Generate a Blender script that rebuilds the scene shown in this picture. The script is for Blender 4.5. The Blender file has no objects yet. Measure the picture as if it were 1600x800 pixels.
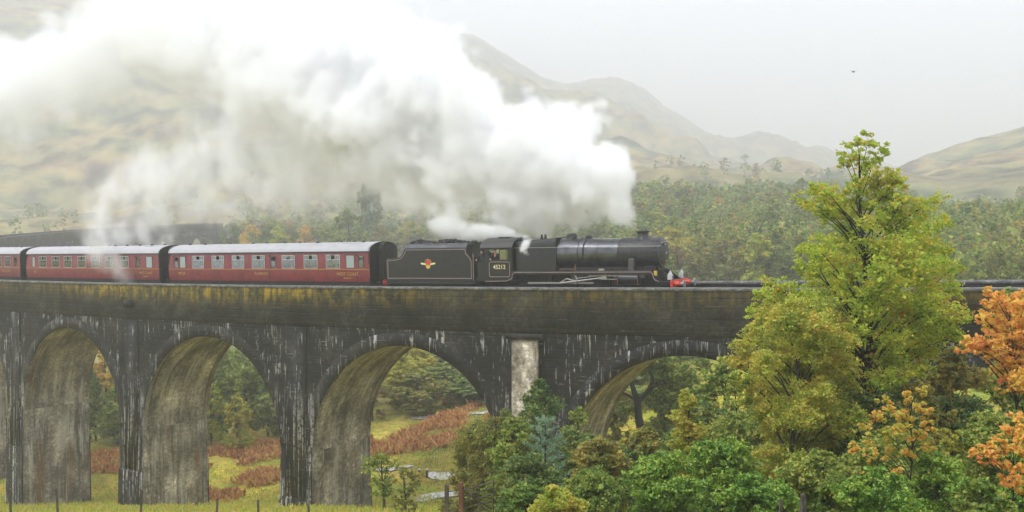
import bpy, bmesh, math, random
import numpy as np
from mathutils import Vector, Matrix
C = bpy.context.scene.collection
sc = bpy.context.scene
R = math.radians
FP = 1780.91; F = FP / 1600.0  # focal length / picture width
HY = 310.48                   # row of the horizon in the photograph
EYE = 30.0                    # camera height above the datum

# ---------------------------------------------------------------- camera
cam = bpy.data.objects.new("camera", bpy.data.cameras.new("camera"))
C.objects.link(cam); sc.camera = cam
cam.location = (0, 0, EYE); cam.rotation_euler = (R(90), 0, 0)
cam.data.sensor_width = 36; cam.data.lens = 36 * F
cam.data.shift_y = -(400 - HY) / 1600.0
cam.data.clip_start = 0.3; cam.data.clip_end = 9000

# ---------------------------------------------------------------- sky, sun, exposure
SUN_EL, SUN_AZ = 56, 235      # azimuth clockwise from +Y (the sun is high behind the cloud, behind and to the left)
w = bpy.data.worlds.new("World"); sc.world = w; w.use_nodes = True
nt = w.node_tree; N = nt.nodes; L = nt.links
N.clear()
out = N.new('ShaderNodeOutputWorld'); bg = N.new('ShaderNodeBackground')
sky = N.new('ShaderNodeTexSky'); sky.sky_type = 'NISHITA'; sky.sun_disc = False
sky.sun_elevation = R(SUN_EL); sky.sun_rotation = R(SUN_AZ)
sky.air_density = 1.0; sky.dust_density = 4.0; sky.ozone_density = 1.0
mix = N.new('ShaderNodeMix'); mix.data_type = 'RGBA'; mix.inputs['Factor'].default_value = 0.9
cl = N.new('ShaderNodeTexNoise'); cl.inputs['Scale'].default_value = 1.6; cl.inputs['Detail'].default_value = 4
cr = N.new('ShaderNodeValToRGB')
cr.color_ramp.elements[0].position = .3; cr.color_ramp.elements[0].color = (8.4, 8.75, 9.6, 1)
cr.color_ramp.elements[1].position = .7; cr.color_ramp.elements[1].color = (8.9, 9.25, 10.05, 1)
L.new(cl.outputs['Fac'], cr.inputs['Fac'])
L.new(sky.outputs['Color'], mix.inputs['A']); L.new(cr.outputs['Color'], mix.inputs['B'])
L.new(mix.outputs['Result'], bg.inputs['Color'])
bg.inputs['Strength'].default_value = 0.1
L.new(bg.outputs['Background'], out.inputs['Surface'])
sl = bpy.data.lights.new("sun", 'SUN'); sl.energy = 1.35; sl.angle = R(18); sl.color = (1, .985, .96)
so = bpy.data.objects.new("sun", sl); C.objects.link(so)
az, el = R(SUN_AZ), R(SUN_EL)
sd = Vector((math.sin(az) * math.cos(el), math.cos(az) * math.cos(el), math.sin(el)))
so.rotation_euler = sd.to_track_quat('Z', 'Y').to_euler(); so.location = (0, -20, 80)
sc.view_settings.view_transform = 'Standard'; sc.view_settings.look = 'None'
sc.view_settings.exposure = 0.66; sc.view_settings.gamma = 1
cy = sc.cycles
cy.use_adaptive_sampling = True; cy.adaptive_threshold = .03
cy.max_bounces = 15; cy.volume_bounces = 15; cy.diffuse_bounces = 2; cy.glossy_bounces = 2
cy.transmission_bounces = 4; cy.transparent_max_bounces = 12
cy.volume_step_rate = 2.0; cy.volume_max_steps = 256
cy.use_denoising = True
try: cy.denoiser = 'OPENIMAGEDENOISE'
except Exception: pass

# ---------------------------------------------------------------- helpers
def tag(o, label=None, cat=None, group=None, kind=None):
    if label: o['label'] = label
    if cat: o['category'] = cat
    if group: o['group'] = group
    if kind: o['kind'] = kind
    return o
def empty(name, loc=(0, 0, 0), rot=(0, 0, 0)):
    o = bpy.data.objects.new(name, None); C.objects.link(o)
    o.location = loc; o.rotation_euler = rot; o.empty_display_size = .3
    return o
class MB:
    def __init__(s): s.v = []; s.f = []; s.uv = None; s.m = None
    def add(s, vs, fs):
        b = len(s.v); s.v += [tuple(v) for v in vs]; s.f += [tuple(b + i for i in f) for f in fs]
        return s
    def box(s, a, b):
        x0, y0, z0 = a; x1, y1, z1 = b
        return s.add([(x0,y0,z0),(x1,y0,z0),(x1,y1,z0),(x0,y1,z0),(x0,y0,z1),(x1,y0,z1),(x1,y1,z1),(x0,y1,z1)],
                     [(0,3,2,1),(4,5,6,7),(0,1,5,4),(1,2,6,5),(2,3,7,6),(3,0,4,7)])
    def tube(s, p, q, r, r2=None, n=8, cap=True):
        p = Vector(p); q = Vector(q); r2 = r if r2 is None else r2
        d = (q - p); d = d.normalized() if d.length > 1e-9 else Vector((0, 0, 1))
        u = d.orthogonal().normalized(); w_ = d.cross(u)
        vs = []
        for c, rr in ((p, r), (q, r2)):
            for i in range(n):
                t = 2 * math.pi * i / n
                vs.append(c + (u * math.cos(t) + w_ * math.sin(t)) * rr)
        fs = [(i, (i + 1) % n, n + (i + 1) % n, n + i) for i in range(n)]
        if cap: fs += [tuple(range(n))[::-1], tuple(range(n, 2 * n))]
        return s.add(vs, fs)
    def path(s, pts, r, n=6):
        for a, b in zip(pts[:-1], pts[1:]): s.tube(a, b, r, n=n)
        return s
    def lathe(s, prof, origin, axis='Z', n=24):
        # prof: (radius, height along the axis)
        o = Vector(origin); vs = []; fs = []
        for r, h in prof:
            for i in range(n):
                t = 2 * math.pi * i / n; a, b = r * math.cos(t), r * math.sin(t)
                vs.append(o + Vector({'Z': (a, b, h), 'X': (h, a, b), 'Y': (a, h, b)}[axis]))
        k = len(prof)
        for j in range(k - 1):
            for i in range(n):
                fs.append((j*n + i, j*n + (i+1) % n, (j+1)*n + (i+1) % n, (j+1)*n + i))
        fs += [tuple(range(n))[::-1], tuple(range((k-1)*n, k*n))]
        return s.add(vs, fs)
    def prism(s, poly, a, b, plane='XZ'):
        # polygon in a plane, extruded from a to b along the third axis
        n = len(poly)
        def P(u, v, t): return {'XZ': (u, t, v), 'YZ': (t, u, v), 'XY': (u, v, t)}[plane]
        vs = [P(u, v, a) for u, v in poly] + [P(u, v, b) for u, v in poly]
        fs = [tuple(range(n)), tuple(range(n, 2*n))[::-1]] + [(i, n + i, n + (i+1) % n, (i+1) % n) for i in range(n)]
        return s.add(vs, fs)
    def build(s, name, mat, parent=None, smooth=False, bevel=0, tr=None, seg=1):
        me = bpy.data.meshes.new(name)
        vs = s.v if tr is None else [tr(v) for v in s.v]
        me.from_pydata([tuple(v) for v in vs], [], s.f)
        bm = bmesh.new(); bm.from_mesh(me)
        bmesh.ops.recalc_face_normals(bm, faces=bm.faces)
        bm.to_mesh(me); bm.free()
        me.materials.append(mat)
        o = bpy.data.objects.new(name, me); C.objects.link(o)
        if parent: o.parent = parent
        if smooth:
            me.shade_smooth()
            try: me.set_sharp_from_angle(angle=R(38))
            except Exception: pass
        if bevel:
            m = o.modifiers.new("bevel", 'BEVEL'); m.width = bevel; m.segments = seg; m.limit_method = 'ANGLE'
        return o
def np_mesh(name, V, Q, mat, parent=None, uv=None, smooth=False):
    me = bpy.data.meshes.new(name)
    V = np.ascontiguousarray(V, dtype=np.float32); Q = np.ascontiguousarray(Q, dtype=np.int32)
    k = Q.shape[1]; n = len(Q)
    me.vertices.add(len(V)); me.vertices.foreach_set('co', V.ravel())
    me.loops.add(n * k); me.loops.foreach_set('vertex_index', Q.ravel())
    me.polygons.add(n); me.polygons.foreach_set('loop_start', np.arange(0, n * k, k, dtype=np.int32))
    if uv is not None:
        l = me.uv_layers.new(name='UVMap')
        l.data.foreach_set('uv', np.ascontiguousarray(np.asarray(uv, dtype=np.float32)[Q.ravel()]).ravel())
    me.update(calc_edges=True); me.validate()
    me.materials.append(mat)
    if smooth: me.shade_smooth()
    o = bpy.data.objects.new(name, me); C.objects.link(o)
    if parent: o.parent = parent
    return o

# value noise for the ground
def _h(i, j, seed):
    n = (i * 374761393 + j * 668265263 + seed * 144665) & 0xffffffff
    n = ((n ^ (n >> 13)) * 1274126177) & 0xffffffff
    return ((n ^ (n >> 16)) & 0xffff) / 65535.0
def vnoise(x, y, seed=0):
    xi = np.floor(x).astype(np.int64); yi = np.floor(y).astype(np.int64)
    fx = x - xi; fy = y - yi; fx = fx*fx*(3-2*fx); fy = fy*fy*(3-2*fy)
    a = _h(xi, yi, seed); b = _h(xi+1, yi, seed); c = _h(xi, yi+1, seed); d = _h(xi+1, yi+1, seed)
    return (a*(1-fx)+b*fx)*(1-fy) + (c*(1-fx)+d*fx)*fy - .5
def fbm(x, y, oct=4, seed=0):
    x = np.asarray(x, float); y = np.asarray(y, float); s = 0; a = 1.
    for o in range(oct): s = s + a * vnoise(x * 2**o + 17.3*o, y * 2**o - 9.1*o, seed + o); a *= .5
    return s

# ---------------------------------------------------------------- materials
def mat(name, color=(.5, .5, .5), rough=.7, metal=0., spec=.5, noise=0., nscale=8., bump=0., col2=None):
    m = bpy.data.materials.new(name); m.use_nodes = True
    nt = m.node_tree; b = nt.nodes['Principled BSDF']
    b.inputs['Base Color'].default_value = (*color, 1); b.inputs['Roughness'].default_value = rough
    b.inputs['Metallic'].default_value = metal; b.inputs['Specular IOR Level'].default_value = spec
    if noise or bump or col2:
        tc = nt.nodes.new('ShaderNodeTexCoord'); n = nt.nodes.new('ShaderNodeTexNoise')
        n.inputs['Scale'].default_value = nscale; n.inputs['Detail'].default_value = 5
        nt.links.new(tc.outputs['Object'], n.inputs['Vector'])
        r = nt.nodes.new('ShaderNodeValToRGB')
        c2 = col2 or tuple(min(1, c * (1 + noise)) for c in color)
        c1 = color if col2 else tuple(c * (1 - noise) for c in color)
        r.color_ramp.elements[0].color = (*c1, 1); r.color_ramp.elements[1].color = (*c2, 1)
        r.color_ramp.elements[0].position = .35; r.color_ramp.elements[1].position = .65
        nt.links.new(n.outputs['Fac'], r.inputs['Fac']); nt.links.new(r.outputs['Color'], b.inputs['Base Color'])
        if bump:
            bp = nt.nodes.new('ShaderNodeBump'); bp.inputs['Strength'].default_value = bump
            bp.inputs['Distance'].default_value = .05
            nt.links.new(n.outputs['Fac'], bp.inputs['Height']); nt.links.new(bp.outputs['Normal'], b.inputs['Normal'])
    return m
def leaf_mat(name, cols, trans=.35, rough=.6):
    """cols: list of (position, colour) over a random value per leaf, mixed with a clump-sized noise"""
    m = bpy.data.materials.new(name); m.use_nodes = True
    nt = m.node_tree; b = nt.nodes['Principled BSDF']
    g = nt.nodes.new('ShaderNodeNewGeometry'); tc = nt.nodes.new('ShaderNodeTexCoord')
    n = nt.nodes.new('ShaderNodeTexNoise'); n.inputs['Scale'].default_value = 1.1; n.inputs['Detail'].default_value = 4
    nt.links.new(tc.outputs['Object'], n.inputs['Vector'])
    oi = nt.nodes.new('ShaderNodeObjectInfo')
    a = nt.nodes.new('ShaderNodeMath'); a.operation = 'MULTIPLY_ADD'; a.inputs[1].default_value = 1.4; a.inputs[2].default_value = -.62
    nt.links.new(n.outputs['Fac'], a.inputs[0])
    a2 = nt.nodes.new('ShaderNodeMath'); a2.operation = 'MULTIPLY_ADD'; a2.inputs[1].default_value = .85
    nt.links.new(g.outputs['Random Per Island'], a2.inputs[0]); nt.links.new(a.outputs[0], a2.inputs[2])
    a3 = nt.nodes.new('ShaderNodeMath'); a3.operation = 'MULTIPLY_ADD'; a3.inputs[1].default_value = .16; a3.inputs[2].default_value = 0
    nt.links.new(oi.outputs['Random'], a3.inputs[0])
    a4 = nt.nodes.new('ShaderNodeMath'); a4.operation = 'ADD'
    nt.links.new(a2.outputs[0], a4.inputs[0]); nt.links.new(a3.outputs[0], a4.inputs[1])
    r = nt.nodes.new('ShaderNodeValToRGB')
    while len(r.color_ramp.elements) < len(cols): r.color_ramp.elements.new(.5)
    for e, (p, c) in zip(r.color_ramp.elements, cols): e.position = p; e.color = (*c, 1)
    nt.links.new(a4.outputs[0], r.inputs['Fac']); nt.links.new(r.outputs['Color'], b.inputs['Base Color'])
    b.inputs['Roughness'].default_value = rough; b.inputs['Specular IOR Level'].default_value = .3
    tr = nt.nodes.new('ShaderNodeBsdfTranslucent'); mx = nt.nodes.new('ShaderNodeMixShader')
    mx.inputs[0].default_value = trans
    nt.links.new(r.outputs['Color'], tr.inputs['Color'])
    nt.links.new(b.outputs[0], mx.inputs[1]); nt.links.new(tr.outputs[0], mx.inputs[2])
    nt.links.new(mx.outputs[0], nt.nodes['Material Output'].inputs['Surface'])
    return m

# ---------------------------------------------------------------- the lie of the land (X right, Y away; heights relative to the eye)
def smax(a, b, k): return .5 * (a + b + np.sqrt((a - b)**2 + k * k))
def smin(a, b, k): return .5 * (a + b - np.sqrt((a - b)**2 + k * k))
RC = 241.16662; PH = R(32.136149); TX0, TY0 = -8.18021, 73.93524
VCX = TX0 + RC * math.sin(PH); VCY = TY0 + RC * math.cos(PH)
_mount = np.array([(-900,-60),(-400,20),(0,-30),(250,5),(450,45),(600,70),(672,58),(700,49),(742,52),(780,76),(850,120),(885,131),(935,126),(980,137),(1040,171),(1100,207),(1130,216),(1160,222),(1190,219),(1215,222),(1250,239),(1320,262),(1400,280),(1500,300),(1700,330),(2500,330)], float)
_mdist = np.array([(-900,1050),(0,1150),(300,1400),(700,1900),(1000,2200),(1300,2600),(2500,2800)], float)
WY, RY = 700., 1050.          # distances of the wooded shoulder and of the nearer hill on the right
_wood = np.array([(-900,310),(0,310),(250,305),(450,310),(600,325),(800,318),(980,292),(1100,296),(1300,300),(1420,318),(1600,325),(2500,325)], float)
_right = np.array([(900,470),(1150,420),(1250,350),(1330,300),(1410,262),(1470,238),(1530,217),(1570,208),(1600,200),(1700,160),(2500,60)], float)
def ground_rel(X, Y):
    X = np.asarray(X, float); Y = np.asarray(Y, float)
    Yc = np.maximum(Y, 1.0); px = 800 + FP * X / Yc
    near = -1.3 - .257 * np.maximum(Y, 0) - .012 * np.maximum(-X - 20, 0)
    near = near + .25 * fbm(X / 3, Y / 3, 3, 5)
    floor = np.interp(X, [-80,-40,-28,-14,0,10,25,45,80], [-27.5,-27,-26.5,-24.5,-22.5,-20.0,-17,-14,-11])
    floor = floor + .9 * fbm(X / 14, Y / 14, 4, 9) + .012 * (np.clip(Y, 60, 150) - 105)
    z = smax(near, floor, 1.2)
    z = np.where(Y < 10, -1.3 - .257 * Y, z)
    wc = (HY - np.interp(px, _wood[:, 0], _wood[:, 1])) * WY / FP + 9 * fbm(X / 70, X / 200 + 3.1, 4, 64)
    md = np.interp(px, _mdist[:, 0], _mdist[:, 1])
    mz = (HY - np.interp(px, _mount[:, 0], _mount[:, 1])) * md / FP
    t = np.clip((Y - 155) / (WY - 155), 0, 1); tw = t * t * (3 - 2 * t) * .6 + t * .4
    z = z + (wc - z) * tw
    t = np.clip((Y - WY) / (md - WY), 0, 1); tm = t * .55 + t * t * (3 - 2 * t) * .45
    z = np.where(Y > WY, wc + (mz - wc) * tm, z)
    t = np.clip((Y - md) / md, 0, 1); z = np.where(Y > md, mz * (1 - .55 * t * t - .25 * t), z)
    am = np.clip((Y - 130) / 800, 0, 1) * np.clip(np.abs(Y - md) / 700 + .05, 0, 1)
    z = z + am * 58 * fbm(X / 220, Y / 220, 7, 21) + np.clip((Y-400)/800,0,1) * np.clip(np.abs(Y - md) / 300 + .2, 0, 1) * 24 * (np.abs(fbm(X / 60, Y / 80, 5, 33)) - .24)
    # the hollow under the far curve of the viaduct
    dd = np.abs(np.hypot(X - VCX, Y - VCY) - RC); ang = np.arctan2(-(X - VCX), -(Y - VCY))
    cut = -17 + .30 * np.maximum(dd - 8, 0) + np.clip((Y - 330) / 60, 0, 1) * 14
    z = np.where((X < 20) & (Y > 150) & (Y < 430), smin(z, cut, 3.), z)
    # the nearer hill on the right
    rz = (HY - np.interp(px, _right[:, 0], _right[:, 1])) * RY / FP
    t = np.clip((Y - 160) / (RY - 160), 0, 1); pr = t * .5 + .5 * t * t * (3 - 2 * t)
    t2 = np.clip((Y - RY) / 700, 0, 1)
    zr = np.where(Y < RY, -24 + (rz + 24) * pr, rz - (rz + 60) * t2 * t2) + np.clip((Y-250)/500,0,1) * np.clip(np.abs(Y - RY)/300 + .12, 0, 1) * 20 * fbm(X / 80, Y / 100, 6, 3)
    z = np.where(Y > 140, np.maximum(z, zr), z)
    return z
def ground(X, Y): return float(ground_rel(np.array([X]), np.array([Y]))[0]) + EYE
def at(px, py, Y):
    """the point at distance Y that the photograph shows at (px, py)"""
    return Vector(((px - 800) * Y / FP, Y, EYE + (HY - py) * Y / FP))

# ---------------------------------------------------------------- ground sheet
def ground_material():
    m = bpy.data.materials.new("hill_ground"); m.use_nodes = True
    nt = m.node_tree; b = nt.nodes['Principled BSDF']; b.inputs['Roughness'].default_value = .95
    b.inputs['Specular IOR Level'].default_value = .15
    g = nt.nodes.new('ShaderNodeNewGeometry'); pos = g.outputs['Position']
    def noise(s, d=5, st=(1, 1, 1)):
        mp = nt.nodes.new('ShaderNodeMapping'); mp.inputs['Scale'].default_value = st
        n = nt.nodes.new('ShaderNodeTexNoise'); n.inputs['Scale'].default_value = s; n.inputs['Detail'].default_value = d
        n.inputs['Roughness'].default_value = .62
        nt.links.new(pos, mp.inputs['Vector']); nt.links.new(mp.outputs[0], n.inputs['Vector']); return n.outputs['Fac']
    def ramp(f, els):
        r = nt.nodes.new('ShaderNodeValToRGB')
        while len(r.color_ramp.elements) < len(els): r.color_ramp.elements.new(.5)
        for e, (p, c) in zip(r.color_ramp.elements, els): e.position = p; e.color = (*c, 1)
        nt.links.new(f, r.inputs['Fac']); return r.outputs['Color']
    def mixc(f, a, b_):
        x = nt.nodes.new('ShaderNodeMix'); x.data_type = 'RGBA'
        nt.links.new(f, x.inputs['Factor']); nt.links.new(a, x.inputs['A']); nt.links.new(b_, x.inputs['B']); return x.outputs['Result']
    meadow = ramp(noise(.22, 8), [(.30, (.14, .20, .025)), (.42, (.28, .32, .035)), (.52, (.42, .37, .05)), (.62, (.44, .32, .06)), (.74, (.26, .14, .05))])
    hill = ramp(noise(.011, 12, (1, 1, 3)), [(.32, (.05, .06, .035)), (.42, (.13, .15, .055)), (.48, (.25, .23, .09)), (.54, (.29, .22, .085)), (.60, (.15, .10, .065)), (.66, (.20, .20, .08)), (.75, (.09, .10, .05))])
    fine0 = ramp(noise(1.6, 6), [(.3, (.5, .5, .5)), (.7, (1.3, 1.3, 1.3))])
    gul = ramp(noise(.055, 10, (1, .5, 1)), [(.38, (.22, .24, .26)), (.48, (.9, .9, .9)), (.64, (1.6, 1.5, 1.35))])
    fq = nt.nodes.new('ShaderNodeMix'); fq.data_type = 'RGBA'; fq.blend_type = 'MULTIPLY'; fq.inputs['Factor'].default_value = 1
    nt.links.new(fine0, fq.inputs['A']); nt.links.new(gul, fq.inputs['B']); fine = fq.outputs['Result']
    sep = nt.nodes.new('ShaderNodeSeparateXYZ'); nt.links.new(pos, sep.inputs[0])
    mr = nt.nodes.new('ShaderNodeMapRange'); mr.inputs[1].default_value = 110; mr.inputs[2].default_value = 150
    nt.links.new(sep.outputs['Y'], mr.inputs[0])
    col = mixc(mr.outputs[0], meadow, hill)
    # greener floor under the woods of the shoulder
    m2 = nt.nodes.new('ShaderNodeMapRange'); m2.inputs[1].default_value = 620; m2.inputs[2].default_value = 380
    nt.links.new(sep.outputs['Y'], m2.inputs[0])
    sx = nt.nodes.new('ShaderNodeMath'); sx.operation = 'MULTIPLY_ADD'; sx.inputs[1].default_value = .22
    nt.links.new(sep.outputs['Y'], sx.inputs[0]); nt.links.new(sep.outputs['X'], sx.inputs[2])
    m3 = nt.nodes.new('ShaderNodeMapRange'); m3.inputs[1].default_value = -10; m3.inputs[2].default_value = 40
    nt.links.new(sx.outputs[0], m3.inputs[0])
    mm_ = nt.nodes.new('ShaderNodeMath'); mm_.operation = 'MULTIPLY'; nt.links.new(m2.outputs[0], mm_.inputs[0]); nt.links.new(m3.outputs[0], mm_.inputs[1])
    m4 = nt.nodes.new('ShaderNodeMath'); m4.operation = 'MULTIPLY'; nt.links.new(mm_.outputs[0], m4.inputs[0]); nt.links.new(mr.outputs[0], m4.inputs[1])
    col = mixc(m4.outputs[0], col, ramp(noise(.12, 6), [(.35, (.06, .09, .03)), (.55, (.12, .15, .045)), (.7, (.20, .16, .06))]))
    # grey crag where it is steep
    sn = nt.nodes.new('ShaderNodeSeparateXYZ'); nt.links.new(g.outputs['Normal'], sn.inputs[0])
    rk = nt.nodes.new('ShaderNodeMath'); rk.operation = 'ADD'
    nz = nt.nodes.new('ShaderNodeMath'); nz.operation = 'MULTIPLY'; nz.inputs[1].default_value = .35
    nt.links.new(noise(.05, 8), nz.inputs[0]); nt.links.new(sn.outputs['Z'], rk.inputs[0]); nt.links.new(nz.outputs[0], rk.inputs[1])
    rm = nt.nodes.new('ShaderNodeMapRange'); rm.inputs[1].default_value = .92; rm.inputs[2].default_value = .84
    nt.links.new(rk.outputs[0], rm.inputs[0])
    rock = ramp(noise(.3, 6), [(.3, (.09, .09, .09)), (.7, (.22, .21, .2))])
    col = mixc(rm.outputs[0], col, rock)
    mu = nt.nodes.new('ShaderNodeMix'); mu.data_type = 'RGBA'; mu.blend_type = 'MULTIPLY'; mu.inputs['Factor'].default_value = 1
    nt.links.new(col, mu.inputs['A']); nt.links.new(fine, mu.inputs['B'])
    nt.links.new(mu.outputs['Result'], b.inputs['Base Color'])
    bp = nt.nodes.new('ShaderNodeBump'); bp.inputs['Strength'].default_value = .6; bp.inputs['Distance'].default_value = .3
    nt.links.new(noise(1.2, 6), bp.inputs['Height']); nt.links.new(bp.outputs['Normal'], b.inputs['Normal'])
    return m
def build_ground():
    us = np.concatenate([np.linspace(-3.2, -.75, 50)[:-1], np.linspace(-.75, .75, 380), np.linspace(.75, 3.2, 50)[1:]])
    ys = np.concatenate([np.linspace(-40, 4, 12)[:-1], np.geomspace(4, 6500, 470)])
    U, YY = np.meshgrid(us, ys); X = U * (np.maximum(YY, 0) + 14)
    Z = ground_rel(X, YY) + EYE
    V = np.stack([X, YY, Z], -1).reshape(-1, 3); h, w_ = X.shape
    i = np.arange((h-1)*(w_-1)); r, c = i // (w_-1), i % (w_-1); a = r * w_ + c
    Q = np.stack([a, a+1, a+w_+1, a+w_], 1)
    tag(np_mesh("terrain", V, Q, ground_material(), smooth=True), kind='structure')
build_ground()

# ---------------------------------------------------------------- the line of the viaduct
PT = EYE - 5.490636             # top of the parapet where s = 0
_zs = np.array([(-420, -2.2), (-345, -2.6), (-228, -3.4), (-150, -3.7), (-110, -3.25), (-80, -2.6), (-60, -2.04), (0, 0), (40, 1.362), (110, 3.4)])
def zpar(s): return PT + float(np.interp(s, _zs[:, 0], _zs[:, 1]))
def onto(s, off, z):
    """s along the track to the right, off away from the viewer, z above the parapet top"""
    a = PH - s / RC
    x = TX0 + RC * (math.sin(PH) - math.sin(a)) + math.sin(a) * off
    y = TY0 + RC * (math.cos(PH) - math.cos(a)) + math.cos(a) * off
    return Vector((x, y, zpar(s) + z))
def heading(s):
    a = PH - s / RC; return -a     # rotation about Z of a vehicle whose +x points right along the track
# ---------------------------------------------------------------- viaduct
def stone(name, kind):
    """weathered mass concrete; UV = metres along and up the surface"""
    m = bpy.data.materials.new(name); m.use_nodes = True
    nt = m.node_tree; b = nt.nodes['Principled BSDF']; b.inputs['Roughness'].default_value = .8
    b.inputs['Specular IOR Level'].default_value = .3
    uv = nt.nodes.new('ShaderNodeUVMap')
    def mp(sx, sy, ox=0, oy=0):
        q = nt.nodes.new('ShaderNodeMapping'); q.inputs['Scale'].default_value = (sx, sy, 1); q.inputs['Location'].default_value = (ox, oy, 0)
        nt.links.new(uv.outputs[0], q.inputs['Vector']); return q.outputs[0]
    def noise(sx, sy, ox=0, oy=0, d=4, rough=.55):
        n = nt.nodes.new('ShaderNodeTexNoise'); n.inputs['Scale'].default_value = 1; n.inputs['Detail'].default_value = d
        n.inputs['Roughness'].default_value = rough
        nt.links.new(mp(sx, sy, ox, oy), n.inputs['Vector']); return n.outputs['Fac']
    def ramp(f, els):
        r = nt.nodes.new('ShaderNodeValToRGB')
        while len(r.color_ramp.elements) < len(els): r.color_ramp.elements.new(.5)
        for e, (p, c) in zip(r.color_ramp.elements, els):
            e.position = p; e.color = (*(c if isinstance(c, tuple) else (c, c, c)), 1)
        nt.links.new(f, r.inputs['Fac']); return r.outputs['Color']
    def mixc(f, a, b_, mode='MIX'):
        x = nt.nodes.new('ShaderNodeMix'); x.data_type = 'RGBA'; x.blend_type = mode
        if isinstance(f, float): x.inputs['Factor'].default_value = f
        else: nt.links.new(f, x.inputs['Factor'])
        for k, v in (('A', a), ('B', b_)):
            if isinstance(v, tuple): x.inputs[k].default_value = (*v, 1)
            else: nt.links.new(v, x.inputs[k])
        return x.outputs['Result']
    def mul(a, b_):
        x = nt.nodes.new('ShaderNodeMath'); x.operation = 'MULTIPLY'
        for k, v in ((0, a), (1, b_)):
            if isinstance(v, float): x.inputs[k].default_value = v
            else: nt.links.new(v, x.inputs[k])
        return x.outputs[0]
    sep = nt.nodes.new('ShaderNodeSeparateXYZ'); nt.links.new(uv.outputs[0], sep.inputs[0])
    def band(lo, hi, v='Y'):
        x = nt.nodes.new('ShaderNodeMapRange'); x.inputs[1].default_value = lo; x.inputs[2].default_value = hi
        x.interpolation_type = 'SMOOTHSTEP'; nt.links.new(sep.outputs[v], x.inputs[0]); return x.outputs[0]
    big = noise(.35, .35, 3, 7, 6)
    if kind == 'face':
        col = ramp(big, [(.3, (.006, .006, .006)), (.48, (.012, .0115, .010)), (.6, (.026, .024, .020)), (.72, (.065, .058, .045))])
    elif kind == 'parapet':
        col = ramp(big, [(.3, (.008, .008, .007)), (.5, (.018, .017, .013)), (.68, (.045, .042, .033))])
    elif kind == 'soffit':
        col = ramp(noise(.5, .35, 1, 2, 6), [(.3, (.14, .12, .09)), (.5, (.26, .23, .175)), (.7, (.42, .385, .31))])
    elif kind == 'pale':
        col = ramp(noise(1.5, 1.1, 1, 2, 6), [(.3, (.17, .14, .09)), (.45, (.27, .23, .16)), (.55, (.34, .30, .22)), (.7, (.42, .38, .30))])
    elif kind == 'cope':
        col = ramp(noise(1.5, 1.5, 1, 2, 5), [(.35, (.09, .09, .085)), (.7, (.2, .2, .19))])
    patch = ramp(noise(.55, .4, 50, 51, 5, .65), [(.36, .45), (.5, 1.), (.64, 1.7)])
    if kind in ('face', 'soffit', 'parapet', 'pale'): col = mixc(1., col, patch, 'MULTIPLY')
    # board and pour lines
    wv = nt.nodes.new('ShaderNodeTexWave'); wv.bands_direction = 'Y'; wv.inputs['Scale'].default_value = .55 if kind != 'soffit' else .9
    wv.inputs['Distortion'].default_value = 2.2; wv.inputs['Detail'].default_value = 2; wv.inputs['Detail Scale'].default_value = .6
    nt.links.new(mp(.25, 1), wv.inputs['Vector'])
    line = ramp(wv.outputs['Fac'], [(.02, .35), (.07, 1.)])
    col = mixc({'parapet': .0, 'cope': .0, 'pale': .12, 'soffit': .10}.get(kind, .28), col, line, 'MULTIPLY')
    fine = ramp(noise(4, 4, 0, 0, 6, .75), [(.3, .3), (.5, 1.), (.68, 2.0)])
    col = mixc(1., col, fine, 'MULTIPLY')
    if kind in ('face', 'soffit', 'pale'):
        # damp dark runs and pale lime runs down the wall
        dk = ramp(noise(1.3, .16, 9, 2, 5, .6), [(.38, 0.), (.6, 1.)])
        col = mixc(mul(dk, {'face': .6, 'soffit': .45}.get(kind, .2)), col, (.010, .010, .0095) if kind == 'face' else (.03, .027, .022))
        if kind == 'soffit':
            br = ramp(noise(.7, .10, 31, 5, 4), [(.58, 0.), (.68, 1.)])
            col = mixc(mul(br, .75), col, (.16, .075, .022))
            ws = ramp(noise(1.9, .12, 71, 5, 5, .62), [(.53, 0.), (.60, 1.)])
            wg = ramp(noise(.3, .25, 75, 5, 3), [(.42, 0.), (.56, 1.)])
            col = mixc(mul(mul(ws, wg), .6), col, (.52, .49, .42))
            ds = ramp(noise(2.6, .10, 91, 5, 4, .6), [(.56, 0.), (.64, 1.)])
            col = mixc(mul(ds, .6), col, (.035, .03, .024))
        st = ramp(noise(3.4 if kind == 'face' else 2.4, .24, 0, 0, 4, .62), [(.57, 0.), (.62, 1.)])
        gate = ramp(noise(.55, .5, 5, 5, 4, .65), [(.49, 0.), (.60, 1.)])
        f = mul(mul(st, gate), .85)
        brk = ramp(noise(4, 3, 8, 8, 4, .7), [(.40, 0.), (.52, 1.)])
        col = mixc(mul(f, brk), col, (.46, .46, .45))
        s3 = ramp(noise(8.5, .5, 21, 1, 3, .6), [(.585, 0.), (.62, 1.)])
        g3 = ramp(noise(.9, .7, 25, 15, 4, .65), [(.52, 0.), (.60, 1.)])
        col = mixc(mul(mul(s3, g3), .75 if kind == 'face' else .4), col, (.42, .42, .41))
        if kind == 'face':
            lo_ = band(-5.5, -11)
            s4 = ramp(noise(4.2, .16, 121, 61, 4, .6), [(.53, 0.), (.58, 1.)])
            col = mixc(mul(mul(s4, lo_), mul(brk, .8)), col, (.48, .47, .44))
        pt = ramp(noise(1.5, 1.1, 33, 71, 6, .75), [(.60, 0.), (.70, 1.)])
        col = mixc(mul(pt, .35), col, (.20, .185, .155))
        # a second, wider and yellower set
        st2 = ramp(noise(2.4, .22, 40, 3, 4, .6), [(.62, 0.), (.68, 1.)])
        g2 = ramp(noise(.4, .4, 15, 25, 3, .6), [(.5, 0.), (.62, 1.)])
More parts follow.
